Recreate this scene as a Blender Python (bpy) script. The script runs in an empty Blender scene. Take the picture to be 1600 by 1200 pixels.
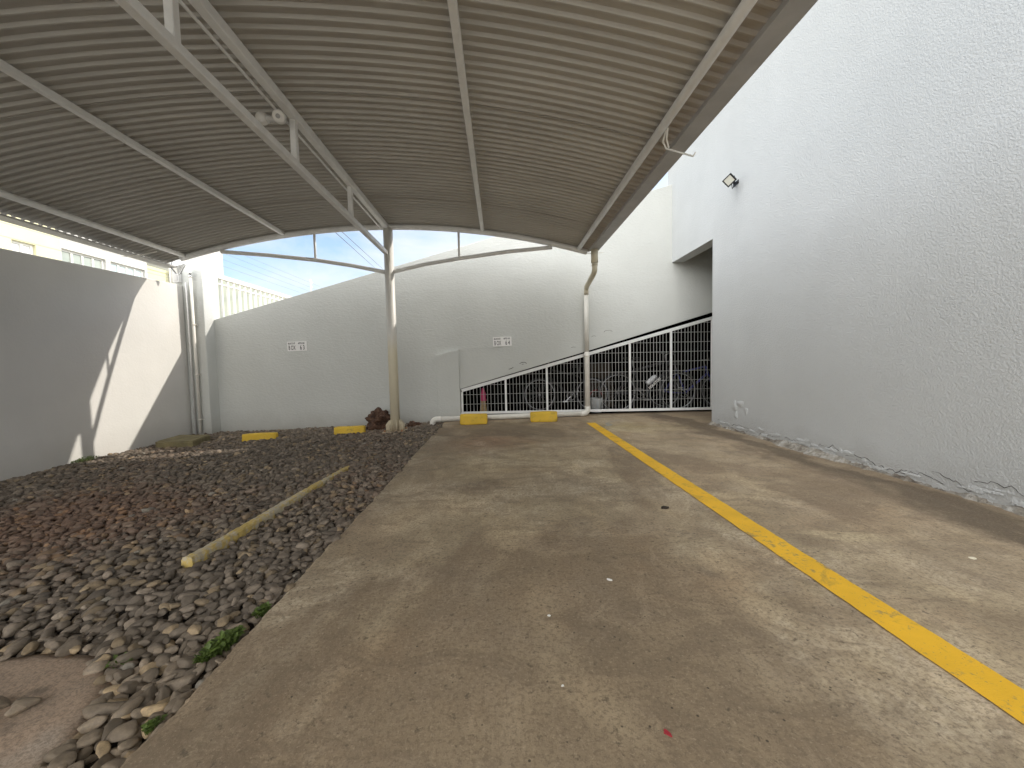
import bpy, math, random
import numpy as np
from mathutils import Vector, Matrix
R = math.radians
rnd = random.Random(7)
scn = bpy.context.scene
col = scn.collection

# ------------------------------------------------------------------ camera
cam = bpy.data.cameras.new('camera')
cam.sensor_width = 36.0
cam.lens = 13.5
cam.clip_start = 0.02
cam.clip_end = 3000
camo = bpy.data.objects.new('camera', cam)
col.objects.link(camo)
_right = Vector((0.9993, -0.0321, -0.0225)).normalized()
_fwd = Vector((0.0301, 0.9981, -0.0540))
_fwd = Vector((0.0303, 0.9981, -0.0545)).normalized()
_right = (_right - _fwd * _right.dot(_fwd)).normalized()
_up = _right.cross(_fwd)
camo.matrix_world = Matrix(((_right.x, _up.x, -_fwd.x, 0.0),
                            (_right.y, _up.y, -_fwd.y, 0.0),
                            (_right.z, _up.z, -_fwd.z, 1.0),
                            (0, 0, 0, 1)))
scn.camera = camo

# ------------------------------------------------------------------ sky, sun, exposure
SUN = Vector((1.0, 0.30, 0.69)).normalized()
EL = math.asin(SUN.z)
AZ = math.atan2(SUN.x, SUN.y)
w = bpy.data.worlds.new('World')
scn.world = w
w.use_nodes = True
nt = w.node_tree
nt.nodes.clear()
o_ = nt.nodes.new('ShaderNodeOutputWorld')
bg = nt.nodes.new('ShaderNodeBackground')
sky = nt.nodes.new('ShaderNodeTexSky')
sky.sky_type = 'NISHITA'
sky.sun_disc = False
sky.sun_elevation = EL
sky.sun_rotation = AZ
sky.air_density = 1.0
sky.dust_density = 1.4
sky.ozone_density = 1.5
tc = nt.nodes.new('ShaderNodeTexCoord')
mp = nt.nodes.new('ShaderNodeMapping')
mp.inputs['Scale'].default_value = (1.0, 1.0, 2.6)
nz = nt.nodes.new('ShaderNodeTexNoise')
nz.inputs['Scale'].default_value = 2.3
nz.inputs['Detail'].default_value = 8
nz.inputs['Roughness'].default_value = 0.58
nz.inputs['Distortion'].default_value = 0.3
cr = nt.nodes.new('ShaderNodeValToRGB')
cr.color_ramp.elements[0].position = 0.40
cr.color_ramp.elements[0].color = (0.08, 0.08, 0.08, 1)
cr.color_ramp.elements[1].position = 0.66
cr.color_ramp.elements[1].color = (0.95, 0.95, 0.95, 1)
mx = nt.nodes.new('ShaderNodeMixRGB')
# the cloud deck is brightest high up and behind, thin and dimmer low over the back wall
sp = nt.nodes.new('ShaderNodeSeparateXYZ')
hi = nt.nodes.new('ShaderNodeMath')
hi.operation = 'MULTIPLY_ADD'
hi.inputs[1].default_value = -0.80
deck = nt.nodes.new('ShaderNodeValToRGB')
deck.color_ramp.elements[0].position = 0.10
deck.color_ramp.elements[0].color = (3.6, 3.75, 3.9, 1)
deck.color_ramp.elements[1].position = 0.62
deck.color_ramp.elements[1].color = (16.0, 16.0, 15.8, 1)
cov = nt.nodes.new('ShaderNodeValToRGB')
cov.color_ramp.elements[0].position = 0.0
cov.color_ramp.elements[0].color = (0, 0, 0, 1)
cov.color_ramp.elements[1].position = 0.5
cov.color_ramp.elements[1].color = (0.55, 0.55, 0.55, 1)
cadd = nt.nodes.new('ShaderNodeMath')
cadd.operation = 'ADD'
cadd.use_clamp = True
L = nt.links.new
L(tc.outputs['Generated'], mp.inputs['Vector'])
L(mp.outputs['Vector'], nz.inputs['Vector'])
L(nz.outputs['Fac'], cr.inputs['Fac'])
L(tc.outputs['Generated'], sp.inputs[0])
L(sp.outputs['Y'], hi.inputs[0])
zs = nt.nodes.new('ShaderNodeMath')
zs.operation = 'MULTIPLY'
zs.inputs[1].default_value = 0.43
L(sp.outputs['Z'], zs.inputs[0])
L(zs.outputs[0], hi.inputs[2])
L(hi.outputs[0], deck.inputs['Fac'])
L(hi.outputs[0], cov.inputs['Fac'])
L(cr.outputs['Color'], cadd.inputs[0])
L(cov.outputs['Color'], cadd.inputs[1])
L(cadd.outputs[0], mx.inputs[0])
L(deck.outputs['Color'], mx.inputs[2])
L(sky.outputs['Color'], mx.inputs[1])
L(mx.outputs['Color'], bg.inputs['Color'])
L(bg.outputs['Background'], o_.inputs['Surface'])
bg.inputs['Strength'].default_value = 0.15

sl = bpy.data.lights.new('sun', 'SUN')
sl.energy = 2.0
sl.angle = R(0.53)
sl.color = (1.0, 0.94, 0.85)
so = bpy.data.objects.new('sun', sl)
col.objects.link(so)
so.rotation_euler = SUN.to_track_quat('Z', 'Y').to_euler()
so.location = SUN * 40

scn.view_settings.view_transform = 'Standard'
scn.view_settings.look = 'None'
scn.view_settings.exposure = 0.93
scn.view_settings.gamma = 1.0
scn.view_settings.use_curve_mapping = False
scn.cycles.max_bounces = 10
scn.cycles.diffuse_bounces = 6
scn.cycles.glossy_bounces = 4
scn.cycles.transmission_bounces = 4
scn.cycles.caustics_reflective = False
scn.cycles.caustics_refractive = False
scn.cycles.sample_clamp_indirect = 6

# ------------------------------------------------------------------ materials
def mat_new(name):
    m = bpy.data.materials.new(name)
    m.use_nodes = True
    return m, m.node_tree, m.node_tree.nodes['Principled BSDF']


class NG:
    """small helper round a node tree"""
    def __init__(self, nt):
        self.nt = nt
        self.tc = nt.nodes.new('ShaderNodeTexCoord')
        self.geo = nt.nodes.new('ShaderNodeNewGeometry')

    def n(self, t):
        return self.nt.nodes.new(t)

    def link(self, a, b):
        self.nt.links.new(a, b)

    def noise(self, scale, detail=4, rough=0.55, stretch=None, dist=0.0, off=None):
        n = self.n('ShaderNodeTexNoise')
        n.inputs['Scale'].default_value = scale
        n.inputs['Detail'].default_value = detail
        n.inputs['Roughness'].default_value = rough
        n.inputs['Distortion'].default_value = dist
        m = self.n('ShaderNodeMapping')
        if stretch:
            m.inputs['Scale'].default_value = stretch
        if off:
            m.inputs['Location'].default_value = off
        self.link(self.geo.outputs['Position'], m.inputs['Vector'])
        self.link(m.outputs['Vector'], n.inputs['Vector'])
        return n.outputs['Fac']

    def voro(self, scale, feature='F1'):
        n = self.n('ShaderNodeTexVoronoi')
        n.feature = feature
        n.inputs['Scale'].default_value = scale
        self.link(self.geo.outputs['Position'], n.inputs['Vector'])
        return n.outputs['Distance']

    def ramp(self, fac, *stops):
        r = self.n('ShaderNodeValToRGB')
        els = r.color_ramp.elements
        def rgba(c):
            return (c, c, c, 1) if isinstance(c, (int, float)) else (*c, 1)
        els[0].position = stops[0][0]
        els[0].color = rgba(stops[0][1])
        els[1].position = stops[-1][0]
        els[1].color = rgba(stops[-1][1])
        for p, c in stops[1:-1]:
            e = els.new(p)
            e.color = rgba(c)
        self.link(fac, r.inputs['Fac'])
        return r.outputs['Color']

    def mix(self, fac, a, b, mode='MIX'):
        m = self.n('ShaderNodeMixRGB')
        m.blend_type = mode
        for i, v in ((0, fac), (1, a), (2, b)):
            if hasattr(v, 'is_linked') or hasattr(v, 'links'):
                self.link(v, m.inputs[i])
            elif isinstance(v, (int, float)):
                m.inputs[i].default_value = v if i == 0 else (v, v, v, 1)
            else:
                m.inputs[i].default_value = (*v, 1)
        return m.outputs['Color']

    def math(self, op, a, b=None, clamp=False):
        m = self.n('ShaderNodeMath')
        m.operation = op
        m.use_clamp = clamp
        for i, v in ((0, a), (1, b)):
            if v is None:
                continue
            if isinstance(v, (int, float)):
                m.inputs[i].default_value = v
            else:
                self.link(v, m.inputs[i])
        return m.outputs[0]

    def sep(self):
        s = self.n('ShaderNodeSeparateXYZ')
        self.link(self.geo.outputs['Position'], s.inputs[0])
        return s.outputs

    def bump(self, h, strength, dist, bsdf, prev=None):
        b = self.n('ShaderNodeBump')
        b.inputs['Strength'].default_value = strength
        b.inputs['Distance'].default_value = dist
        self.link(h, b.inputs['Height'])
        if prev is not None:
            self.link(prev, b.inputs['Normal'])
        self.link(b.outputs['Normal'], bsdf.inputs['Normal'])
        return b.outputs['Normal']

    def blob(self, x, y, rx, ry, soft=0.5, rot=0.0, wob=0.35):
        """mask of a stain of its own shape lying on the ground at x, y"""
        s = self.sep()
        dx = self.math('SUBTRACT', s[0], x)
        dy = self.math('SUBTRACT', s[1], y)
        c, sn = math.cos(rot), math.sin(rot)
        u = self.math('ADD', self.math('MULTIPLY', dx, c / rx), self.math('MULTIPLY', dy, sn / rx))
        v = self.math('ADD', self.math('MULTIPLY', dx, -sn / ry), self.math('MULTIPLY', dy, c / ry))
        d = self.math('SQRT', self.math('ADD', self.math('MULTIPLY', u, u), self.math('MULTIPLY', v, v)))
        nz = self.noise(3.5, 5, 0.6, off=(x * 3, y * 5, 0))
        d = self.math('ADD', d, self.math('MULTIPLY', self.math('SUBTRACT', nz, 0.5), wob * 4))
        return self.ramp(d, (max(0.0, 1 - soft), 1.0), (1.0, 0.0))


def simple(name, colr, rough=0.5, metal=0.0, var=0.12, nscale=6.0, spec=0.4, bump=0.0, bscale=80):
    m, nt, b = mat_new(name)
    g = NG(nt)
    c1 = tuple(max(0, v * (1 - var)) for v in colr)
    c2 = tuple(min(1, v * (1 + var)) for v in colr)
    nz = g.noise(nscale, 6, 0.6)
    L = g.ramp(nz, (0.3, c1), (0.7, c2))
    nt.links.new(L, b.inputs['Base Color'])
    rr = g.ramp(g.noise(nscale * 3, 3), (0.3, max(0, rough - 0.08)), (0.7, min(1, rough + 0.08)))
    nt.links.new(rr, b.inputs['Roughness'])
    b.inputs['Metallic'].default_value = metal
    b.inputs['Specular IOR Level'].default_value = spec
    if bump:
        g.bump(g.noise(bscale, 4), bump, 0.003, b)
    return m


def stucco(name, base, strength=0.5, fine=1.0, dirt=0.0, sx=1.0):
    m, nt, b = mat_new(name)
    g = NG(nt)
    big = g.noise(0.55, 4, 0.55)
    mid = g.noise(3.0, 5, 0.6, stretch=(1, 1, 0.45))
    c = g.ramp(big, (0.3, tuple(v * 0.93 for v in base)), (0.7, tuple(min(1, v * 1.05) for v in base)))
    c = g.mix(g.ramp(mid, (0.35, 0.0), (0.75, 0.16)), c, tuple(v * 0.82 for v in base))
    c = g.mix(g.ramp(g.noise(9, 6, 0.7), (0.62, 0.0), (0.8, 0.22)), c, tuple(v * 0.86 for v in base))
    if dirt:
        z = g.sep()[2]
        band = g.math('ADD', z, g.math('MULTIPLY', g.noise(2.2, 5, 0.65), 0.35))
        c = g.mix(g.ramp(band, (0.10, dirt), (0.42, 0.0)), c, (0.22, 0.19, 0.15))
    nt.links.new(c, b.inputs['Base Color'])
    b.inputs['Roughness'].default_value = 0.82
    b.inputs['Specular IOR Level'].default_value = 0.25
    h1 = g.ramp(g.noise(34 * fine, 3, 0.5, stretch=(sx, 1, 1), dist=0.4), (0.35, 0.0), (0.66, 1.0))
    h2 = g.noise(110 * fine, 3, 0.6)
    h = g.math('ADD', g.math('MULTIPLY', h1, 0.7), g.math('MULTIPLY', h2, 0.35))
    n = g.bump(h, strength, 0.010, b)
    g.bump(g.noise(1.7, 3, 0.5), 0.35, 0.03, b, n)
    return m


M = {}
M['wall'] = stucco('painted_stucco', (0.56, 0.568, 0.54), 0.32, 1.15, 0.28, 0.55)
M['wall_side'] = stucco('painted_stucco_side', (0.57, 0.586, 0.588), 0.40, 2.4, 0.30)
M['wall_left'] = stucco('painted_stucco_plain', (0.65, 0.635, 0.60), 0.14, 1.0, 0.18)
M['dark_void'] = simple('understair_shade_black', (0.004, 0.004, 0.004), 1.0, var=0.3, spec=0.0)  # near-black colour stands in for the deep shade under the stairs
M['white_steel'] = simple('white_painted_steel', (0.80, 0.80, 0.79), 0.42, var=0.07, nscale=9)
M['grey_steel'] = simple('grey_white_painted_steel', (0.60, 0.595, 0.585), 0.45, var=0.10, nscale=7)
M['galv'] = simple('grey_painted_gutter', (0.42, 0.41, 0.395), 0.5, metal=0.0, var=0.12, nscale=4)
M['foil'] = simple('bare_zinc', (0.75, 0.76, 0.77), 0.25, metal=1.0, var=0.1, nscale=12)
M['pvc'] = simple('pvc_pipe', (0.70, 0.675, 0.615), 0.4, var=0.08, nscale=5)
M['pvc_old'] = simple('aged_pvc_pipe', (0.62, 0.57, 0.44), 0.45, var=0.14, nscale=6)
M['sign'] = simple('sign_plate', (0.78, 0.765, 0.745), 0.45, var=0.03)
M['ink'] = simple('black_lettering', (0.012, 0.012, 0.012), 0.5, var=0.1)
M['black'] = simple('black_plastic', (0.015, 0.015, 0.016), 0.4, var=0.15)
M['lens'] = simple('led_lens', (0.62, 0.615, 0.54), 0.25, var=0.04)
M['globe'] = simple('milky_plastic', (0.72, 0.70, 0.66), 0.35, var=0.06)
M['rubber'] = simple('rubber', (0.018, 0.018, 0.018), 0.85, var=0.2)
M['chrome'] = simple('worn_alloy', (0.30, 0.30, 0.31), 0.35, metal=1.0, var=0.04)
M['blackpaint'] = simple('black_bicycle_paint', (0.012, 0.012, 0.014), 0.3, var=0.1)
M['bluepaint'] = simple('blue_bicycle_paint', (0.03, 0.035, 0.22), 0.3, var=0.1)
M['pink'] = simple('pink_plastic', (0.55, 0.06, 0.16), 0.5, var=0.15)
M['redpl'] = simple('red_plastic', (0.33, 0.03, 0.04), 0.45, var=0.15)
M['straw'] = simple('straw', (0.42, 0.30, 0.15), 0.9, var=0.3, nscale=40)
M['card'] = simple('cardboard', (0.05, 0.038, 0.026), 0.9, var=0.15)
M['paper'] = simple('paper_scrap', (0.78, 0.76, 0.72), 0.8, var=0.05)
M['darkstone'] = simple('dark_clod', (0.035, 0.026, 0.02), 0.9, var=0.3, nscale=60)
M['wire'] = simple('fence_wire', (0.22, 0.23, 0.22), 0.5, metal=0.4, var=0.05)
M['cable'] = simple('black_cable', (0.10, 0.105, 0.11), 0.7, var=0.1)
M['cream'] = simple('cream_render', (0.58, 0.56, 0.37), 0.85, var=0.04, nscale=1)
M['white_render'] = simple('white_render', (0.50, 0.495, 0.47), 0.85, var=0.04, nscale=1)
M['grey_render'] = simple('grey_render', (0.33, 0.355, 0.34), 0.85, var=0.04, nscale=1)
M['fence_white'] = simple('white_fence_paint', (0.62, 0.615, 0.58), 0.5, var=0.05)
M['frame_white'] = simple('white_window_frame', (0.62, 0.62, 0.60), 0.4, var=0.03)
M['tan'] = simple('ochre_panel', (0.38, 0.25, 0.08), 0.7, var=0.1)
M['curtain'] = simple('pale_curtain', (0.55, 0.57, 0.58), 0.9, var=0.12, nscale=3)
M['clump'] = simple('rusty_bolt', (0.36, 0.20, 0.11), 0.8, var=0.4, nscale=60)
M['soil'] = simple('dark_soil', (0.03, 0.023, 0.017), 0.95, var=0.35, nscale=14, bump=0.6, bscale=60)
M['mesh_wire'] = simple('dull_white_wire', (0.46, 0.455, 0.44), 0.5, var=0.12, nscale=5)
M['crack'] = simple('dark_crack', (0.06, 0.055, 0.05), 0.95)
M['chip'] = simple('chipped_plaster', (0.10, 0.09, 0.08), 0.9)
M['leaf'] = simple('weed_leaf', (0.085, 0.125, 0.024), 0.55, var=0.35, nscale=50)
M['earth'] = simple('open_ground', (0.42, 0.385, 0.32), 0.95, var=0.25, nscale=0.6)

# glass panes
m, nt_, b = mat_new('window_glass')
g = NG(nt_)
c = g.ramp(g.noise(0.8, 3), (0.35, (0.20, 0.24, 0.20)), (0.65, (0.34, 0.37, 0.33)))
nt_.links.new(c, b.inputs['Base Color'])
b.inputs['Roughness'].default_value = 0.06
b.inputs['Specular IOR Level'].default_value = 0.8
M['glass'] = m
m, nt_, b = mat_new('pale_window_glass')
g = NG(nt_)
c = g.ramp(g.noise(0.6, 3), (0.35, (0.40, 0.50, 0.53)), (0.65, (0.52, 0.61, 0.63)))
nt_.links.new(c, b.inputs['Base Color'])
b.inputs['Roughness'].default_value = 0.08
b.inputs['Specular IOR Level'].default_value = 0.8
M['glass_pale'] = m

# roof sheet: warm white coil coating, dusty underneath
m, nt_, b = mat_new('corrugated_sheet_paint')
g = NG(nt_)
c = g.ramp(g.noise(1.1, 5, 0.6, stretch=(0.5, 2.0, 1)), (0.3, (0.42, 0.40, 0.365)), (0.7, (0.51, 0.49, 0.45)))
c = g.mix(g.ramp(g.noise(14, 5, 0.7), (0.6, 0.0), (0.85, 0.35)), c, (0.28, 0.25, 0.21))
ru = g.math('ADD', g.math('MULTIPLY', g.math('SUBTRACT', g.sep()[0], 1.18), 2.6), g.math('MULTIPLY', g.math('SUBTRACT', g.noise(7, 5, 0.7, stretch=(0.4, 2, 1)), 0.5), 1.6))
c = g.mix(g.ramp(ru, (0.15, 0.0), (0.9, 0.4)), c, (0.27, 0.19, 0.125))
nt_.links.new(c, b.inputs['Base Color'])
b.inputs['Roughness'].default_value = 0.42
b.inputs['Specular IOR Level'].default_value = 0.45
M['sheet'] = m

# column paint, yellowed towards the foot
m, nt_, b = mat_new('aged_column_paint')
g = NG(nt_)
z = g.sep()[2]
zz = g.math('ADD', z, g.math('MULTIPLY', g.noise(2.5, 4, 0.6), 0.5))
c = g.ramp(g.math('MULTIPLY', zz, 0.4), (0.10, (0.60, 0.535, 0.395)), (0.55, (0.66, 0.60, 0.45)), (0.74, (0.68, 0.665, 0.62)))
rz = g.math('ADD', z, g.math('MULTIPLY', g.noise(14, 5, 0.7), 0.32))
c = g.mix(g.ramp(rz, (0.05, 0.85), (0.22, 0.0)), c, (0.21, 0.125, 0.075))
nt_.links.new(c, b.inputs['Base Color'])
b.inputs['Roughness'].default_value = 0.45
M['column'] = m

# yellow road paint
def yellow(name, basec, wear=0.2, under=(0.20, 0.165, 0.12), wsc=22, w0=0.58):
    m, nt, b = mat_new(name)
    g = NG(nt)
    c = g.ramp(g.noise(5, 5, 0.6), (0.3, tuple(v * 0.86 for v in basec)), (0.7, basec))
    wn = g.noise(wsc, 7, 0.72)
    wl = g.noise(2.3, 4, 0.6)
    wm = g.math('ADD', g.math('MULTIPLY', wn, 0.6), g.math('MULTIPLY', wl, 0.4))
    c = g.mix(g.ramp(wm, (w0 - 0.02, 0.0), (w0 + 0.06, wear)), c, under)
    c = g.mix(g.ramp(g.noise(160, 2), (0.66, 0.0), (0.74, wear)), c, under)
    c = g.mix(g.ramp(g.noise(7, 6, 0.7, dist=0.8, off=(4, 4, 4)), (0.56, 0.0), (0.70, 0.55)), c, (0.20, 0.15, 0.06))
    nt.links.new(c, b.inputs['Base Color'])
    b.inputs['Roughness'].default_value = 0.62
    b.inputs['Specular IOR Level'].default_value = 0.3
    g.bump(g.noise(170, 4), 0.35, 0.003, b)
    return m


M['line'] = yellow('yellow_line_paint', (0.86, 0.49, 0.025), 0.8)
M['stop'] = yellow('yellow_block_paint', (0.76, 0.50, 0.055), 0.45, (0.40, 0.31, 0.14), 14, 0.56)
M['curb'] = yellow('worn_yellow_curb', (0.60, 0.44, 0.14), 1.0, (0.50, 0.44, 0.33), 30, 0.47)

# the concrete slab
XE0 = -0.985
m, nt_, b = mat_new('stained_concrete')
g = NG(nt_)
a1 = g.noise(0.75, 6, 0.62, dist=0.6)
c = g.ramp(a1, (0.30, (0.209, 0.174, 0.125)), (0.48, (0.318, 0.267, 0.191)), (0.70, (0.442, 0.380, 0.277)))
a2 = g.noise(2.6, 7, 0.68, stretch=(1.0, 0.55, 1), dist=0.8, off=(3, 1, 0))
c = g.mix(g.ramp(a2, (0.42, 0.55), (0.60, 0.0)), c, (0.178, 0.152, 0.113))
c = g.mix(g.ramp(g.noise(1.3, 6, 0.65, off=(9, 4, 0)), (0.50, 0.0), (0.70, 0.55)), c, (0.504, 0.442, 0.324))
c = g.mix(g.ramp(g.noise(0.9, 5, 0.6, off=(1, 8, 0)), (0.52, 0.0), (0.72, 0.45)), c, (0.372, 0.240, 0.147))
# stains with shapes of their own
c = g.mix(g.math('MULTIPLY', g.blob(-0.25, 4.9, 0.75, 0.75, 0.8), 0.55), c, (0.248, 0.116, 0.074))
c = g.mix(g.math('MULTIPLY', g.blob(-0.15, 3.05, 0.75, 0.38, 0.9, 0.3), 0.9), c, (0.132, 0.105, 0.074))
c = g.mix(g.math('MULTIPLY', g.blob(0.75, 2.9, 0.55, 0.32, 0.9, -0.3), 0.8), c, (0.139, 0.116, 0.085))
c = g.mix(g.math('MULTIPLY', g.blob(2.2, 5.7, 1.0, 0.6, 0.9), 0.55), c, (0.248, 0.232, 0.081))
c = g.mix(g.math('MULTIPLY', g.blob(0.0, 6.3, 1.9, 0.35, 0.9), 0.5), c, (0.217, 0.202, 0.103))
c = g.mix(g.math('MULTIPLY', g.blob(0.42, 1.15, 1.2, 0.55, 0.9, 0.2), 0.35), c, (0.480, 0.411, 0.295))
c = g.mix(g.math('MULTIPLY', g.blob(0.95, 1.72, 0.11, 0.05, 0.7, -0.9, 0.2), 0.6), c, (0.139, 0.124, 0.103))
c = g.mix(g.math('MULTIPLY', g.blob(1.92, 2.02, 0.30, 0.075, 0.35, -0.2, 0.12), 0.5), c, (0.512, 0.449, 0.317))
c = g.mix(g.math('MULTIPLY', g.blob(2.0, 1.45, 0.36, 0.09, 0.35, -0.4, 0.14), 0.4), c, (0.480, 0.419, 0.295))
c = g.mix(g.math('MULTIPLY', g.blob(1.15, 1.30, 0.35, 0.10, 0.3, -0.9, 0.14), 0.30), c, (0.496, 0.434, 0.324))
c = g.mix(g.math('MULTIPLY', g.blob(-0.36, 6.15, 0.22, 0.05, 0.3, 0, 0.06), 0.45), c, (0.558, 0.512, 0.383))
c = g.mix(g.math('MULTIPLY', g.blob(0.78, 6.22, 0.22, 0.05, 0.3, 0, 0.06), 0.45), c, (0.558, 0.512, 0.383))
# darker greyish band along the gravel edge
xe = g.math('ADD', g.math('SUBTRACT', g.sep()[0], XE0), g.math('MULTIPLY', g.math('SUBTRACT', g.noise(2.4, 6, 0.7), 0.5), 0.5))
c = g.mix(g.ramp(xe, (0.22, 0.40), (0.62, 0.0)), c, (0.17, 0.15, 0.125))
# rough patches where the smooth skin has worn off, paler and granular
fl_ = g.math('MULTIPLY', g.ramp(g.noise(1.6, 6, 0.65, off=(31, 3, 0)), (0.47, 0.0), (0.60, 1.0)), g.ramp(g.noise(26, 6, 0.8, stretch=(1, 0.6, 1)), (0.42, 0.15), (0.60, 0.6)))
c = g.mix(fl_, c, (0.46, 0.415, 0.345))
# broad soft brown stains and worn pale lanes
c = g.mix(g.ramp(g.noise(0.62, 6, 0.6, stretch=(1.3, 0.6, 1), dist=0.9, off=(11, 2, 0)), (0.45, 0.72), (0.54, 0.0)), c, (0.150, 0.116, 0.084))
c = g.mix(g.ramp(g.noise(0.8, 6, 0.62, stretch=(1.2, 0.7, 1), dist=0.9, off=(21, 6, 0)), (0.55, 0.0), (0.66, 0.45)), c, (0.43, 0.365, 0.275))
wr = g.math('ADD', g.sep()[0], g.math('MULTIPLY', g.math('SUBTRACT', g.noise(1.1, 6, 0.65, stretch=(1, 0.5, 1), off=(2, 3, 0)), 0.5), 1.6))
c = g.mix(g.ramp(g.math('SUBTRACT', wr, 1.4), (0.05, 0.0), (0.75, 0.42)), c, (0.150, 0.120, 0.090))
c = g.mix(g.ramp(g.noise(3.2, 8, 0.72, stretch=(0.75, 1.25, 1), dist=1.4, off=(13, 17, 0)), (0.42, 0.45), (0.50, 0.0)), c, (0.125, 0.10, 0.075))
# mottling at hand size, with rubbed and flaked spots
c = g.mix(g.ramp(g.noise(9, 7, 0.74, stretch=(1, 0.7, 1), dist=0.5), (0.40, 0.26), (0.54, 0.0)), c, (0.155, 0.125, 0.092))
c = g.mix(g.ramp(g.noise(6, 7, 0.74, stretch=(1, 0.6, 1), dist=0.6, off=(4, 7, 0)), (0.53, 0.0), (0.68, 0.24)), c, (0.44, 0.37, 0.28))
# grime gathered in a broken band near the foot of the side wall
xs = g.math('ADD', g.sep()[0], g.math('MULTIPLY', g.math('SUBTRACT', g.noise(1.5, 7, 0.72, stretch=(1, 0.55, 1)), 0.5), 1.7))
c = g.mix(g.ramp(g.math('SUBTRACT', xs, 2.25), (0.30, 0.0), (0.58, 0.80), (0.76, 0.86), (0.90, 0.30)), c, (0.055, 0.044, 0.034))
# fine grain, sand and pits
c = g.mix(g.ramp(g.noise(60, 5, 0.8), (0.40, 0.68), (0.52, 0.0)), c, (0.125, 0.10, 0.074))
c = g.mix(g.ramp(g.noise(85, 4, 0.8, off=(3, 3, 3)), (0.55, 0.0), (0.68, 0.32)), c, (0.44, 0.38, 0.30))
c = g.mix(g.ramp(g.noise(30, 4, 0.7, off=(5, 5, 5)), (0.60, 0.0), (0.67, 0.7)), c, (0.07, 0.058, 0.045))
c = g.mix(g.ramp(g.voro(17), (0.05, 0.85), (0.075, 0.0)), c, (0.04, 0.034, 0.028))
c = g.mix(1.0, c, (1.47, 1.37, 1.22), 'MULTIPLY')
nt_.links.new(c, b.inputs['Base Color'])
rr = g.ramp(a2, (0.35, 0.62), (0.65, 0.88))
nt_.links.new(rr, b.inputs['Roughness'])
b.inputs['Specular IOR Level'].default_value = 0.3
n1 = g.bump(g.noise(95, 5, 0.7), 0.5, 0.004, b)
n1 = g.bump(g.noise(24, 4, 0.6), 0.25, 0.006, b, n1)
g.bump(g.noise(2.2, 4, 0.6), 0.3, 0.02, b, n1)
M['concrete'] = m

# old concrete for covers
m, nt_, b = mat_new('mossy_concrete')
g = NG(nt_)
c = g.ramp(g.noise(6, 6, 0.65), (0.3, (0.12, 0.10, 0.055)), (0.55, (0.20, 0.17, 0.085)), (0.75, (0.27, 0.22, 0.11)))
nt_.links.new(c, b.inputs['Base Color'])
b.inputs['Roughness'].default_value = 0.9
g.bump(g.noise(60, 5), 0.5, 0.004, b)
M['moss'] = m
m, nt_, b = mat_new('rusty_concrete')
g = NG(nt_)
c = g.ramp(g.noise(3.2, 6, 0.6), (0.32, (0.27, 0.21, 0.155)), (0.52, (0.40, 0.29, 0.205)), (0.72, (0.42, 0.35, 0.28)))
c = g.mix(g.ramp(g.noise(9, 6, 0.7, off=(2, 2, 0)), (0.56, 0.0), (0.72, 0.8)), c, (0.10, 0.08, 0.06))
c = g.mix(g.ramp(g.noise(110, 3, 0.7), (0.40, 0.45), (0.55, 0.0)), c, (0.11, 0.085, 0.06))
nt_.links.new(c, b.inputs['Base Color'])
b.inputs['Roughness'].default_value = 0.85
n1 = g.bump(g.noise(70, 5, 0.7), 0.5, 0.004, b)
g.bump(g.noise(7, 5, 0.6), 0.6, 0.02, b, n1)
M['cover'] = m
m, nt_, b = mat_new('crumbled_mortar')
g = NG(nt_)
c = g.ramp(g.noise(8, 6, 0.7), (0.34, (0.12, 0.10, 0.08)), (0.50, (0.26, 0.235, 0.195)), (0.70, (0.44, 0.43, 0.40)))
c = g.mix(g.ramp(g.noise(30, 5, 0.7), (0.58, 0.0), (0.68, 0.8)), c, (0.07, 0.06, 0.05))
nt_.links.new(c, b.inputs['Base Color'])
b.inputs['Roughness'].default_value = 0.9
g.bump(g.noise(55, 6, 0.7), 0.8, 0.01, b)
M['mortar'] = m
# boulder
m, nt_, b = mat_new('red_brown_rock')
g = NG(nt_)
c = g.ramp(g.noise(13, 6, 0.7), (0.32, (0.028, 0.014, 0.009)), (0.55, (0.085, 0.042, 0.024)), (0.74, (0.26, 0.165, 0.11)))
nt_.links.new(c, b.inputs['Base Color'])
b.inputs['Roughness'].default_value = 0.9
g.bump(g.noise(40, 5, 0.7), 0.9, 0.01, b)
M['rock'] = m
# pebbles: colour of each stone from its own attribute
m, nt_, b = mat_new('river_pebbles')
g = NG(nt_)
at = nt_.nodes.new('ShaderNodeAttribute')
at.attribute_name = 'stone'
c = g.mix(g.ramp(g.noise(60, 5, 0.7), (0.35, 0.5), (0.65, 0.0)), at.outputs['Color'], (0.08, 0.066, 0.053))
nt_.links.new(c, b.inputs['Base Color'])
b.inputs['Roughness'].default_value = 0.72
b.inputs['Specular IOR Level'].default_value = 0.35
g.bump(g.noise(120, 4, 0.6), 0.3, 0.003, b)
M['pebble'] = m

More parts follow.
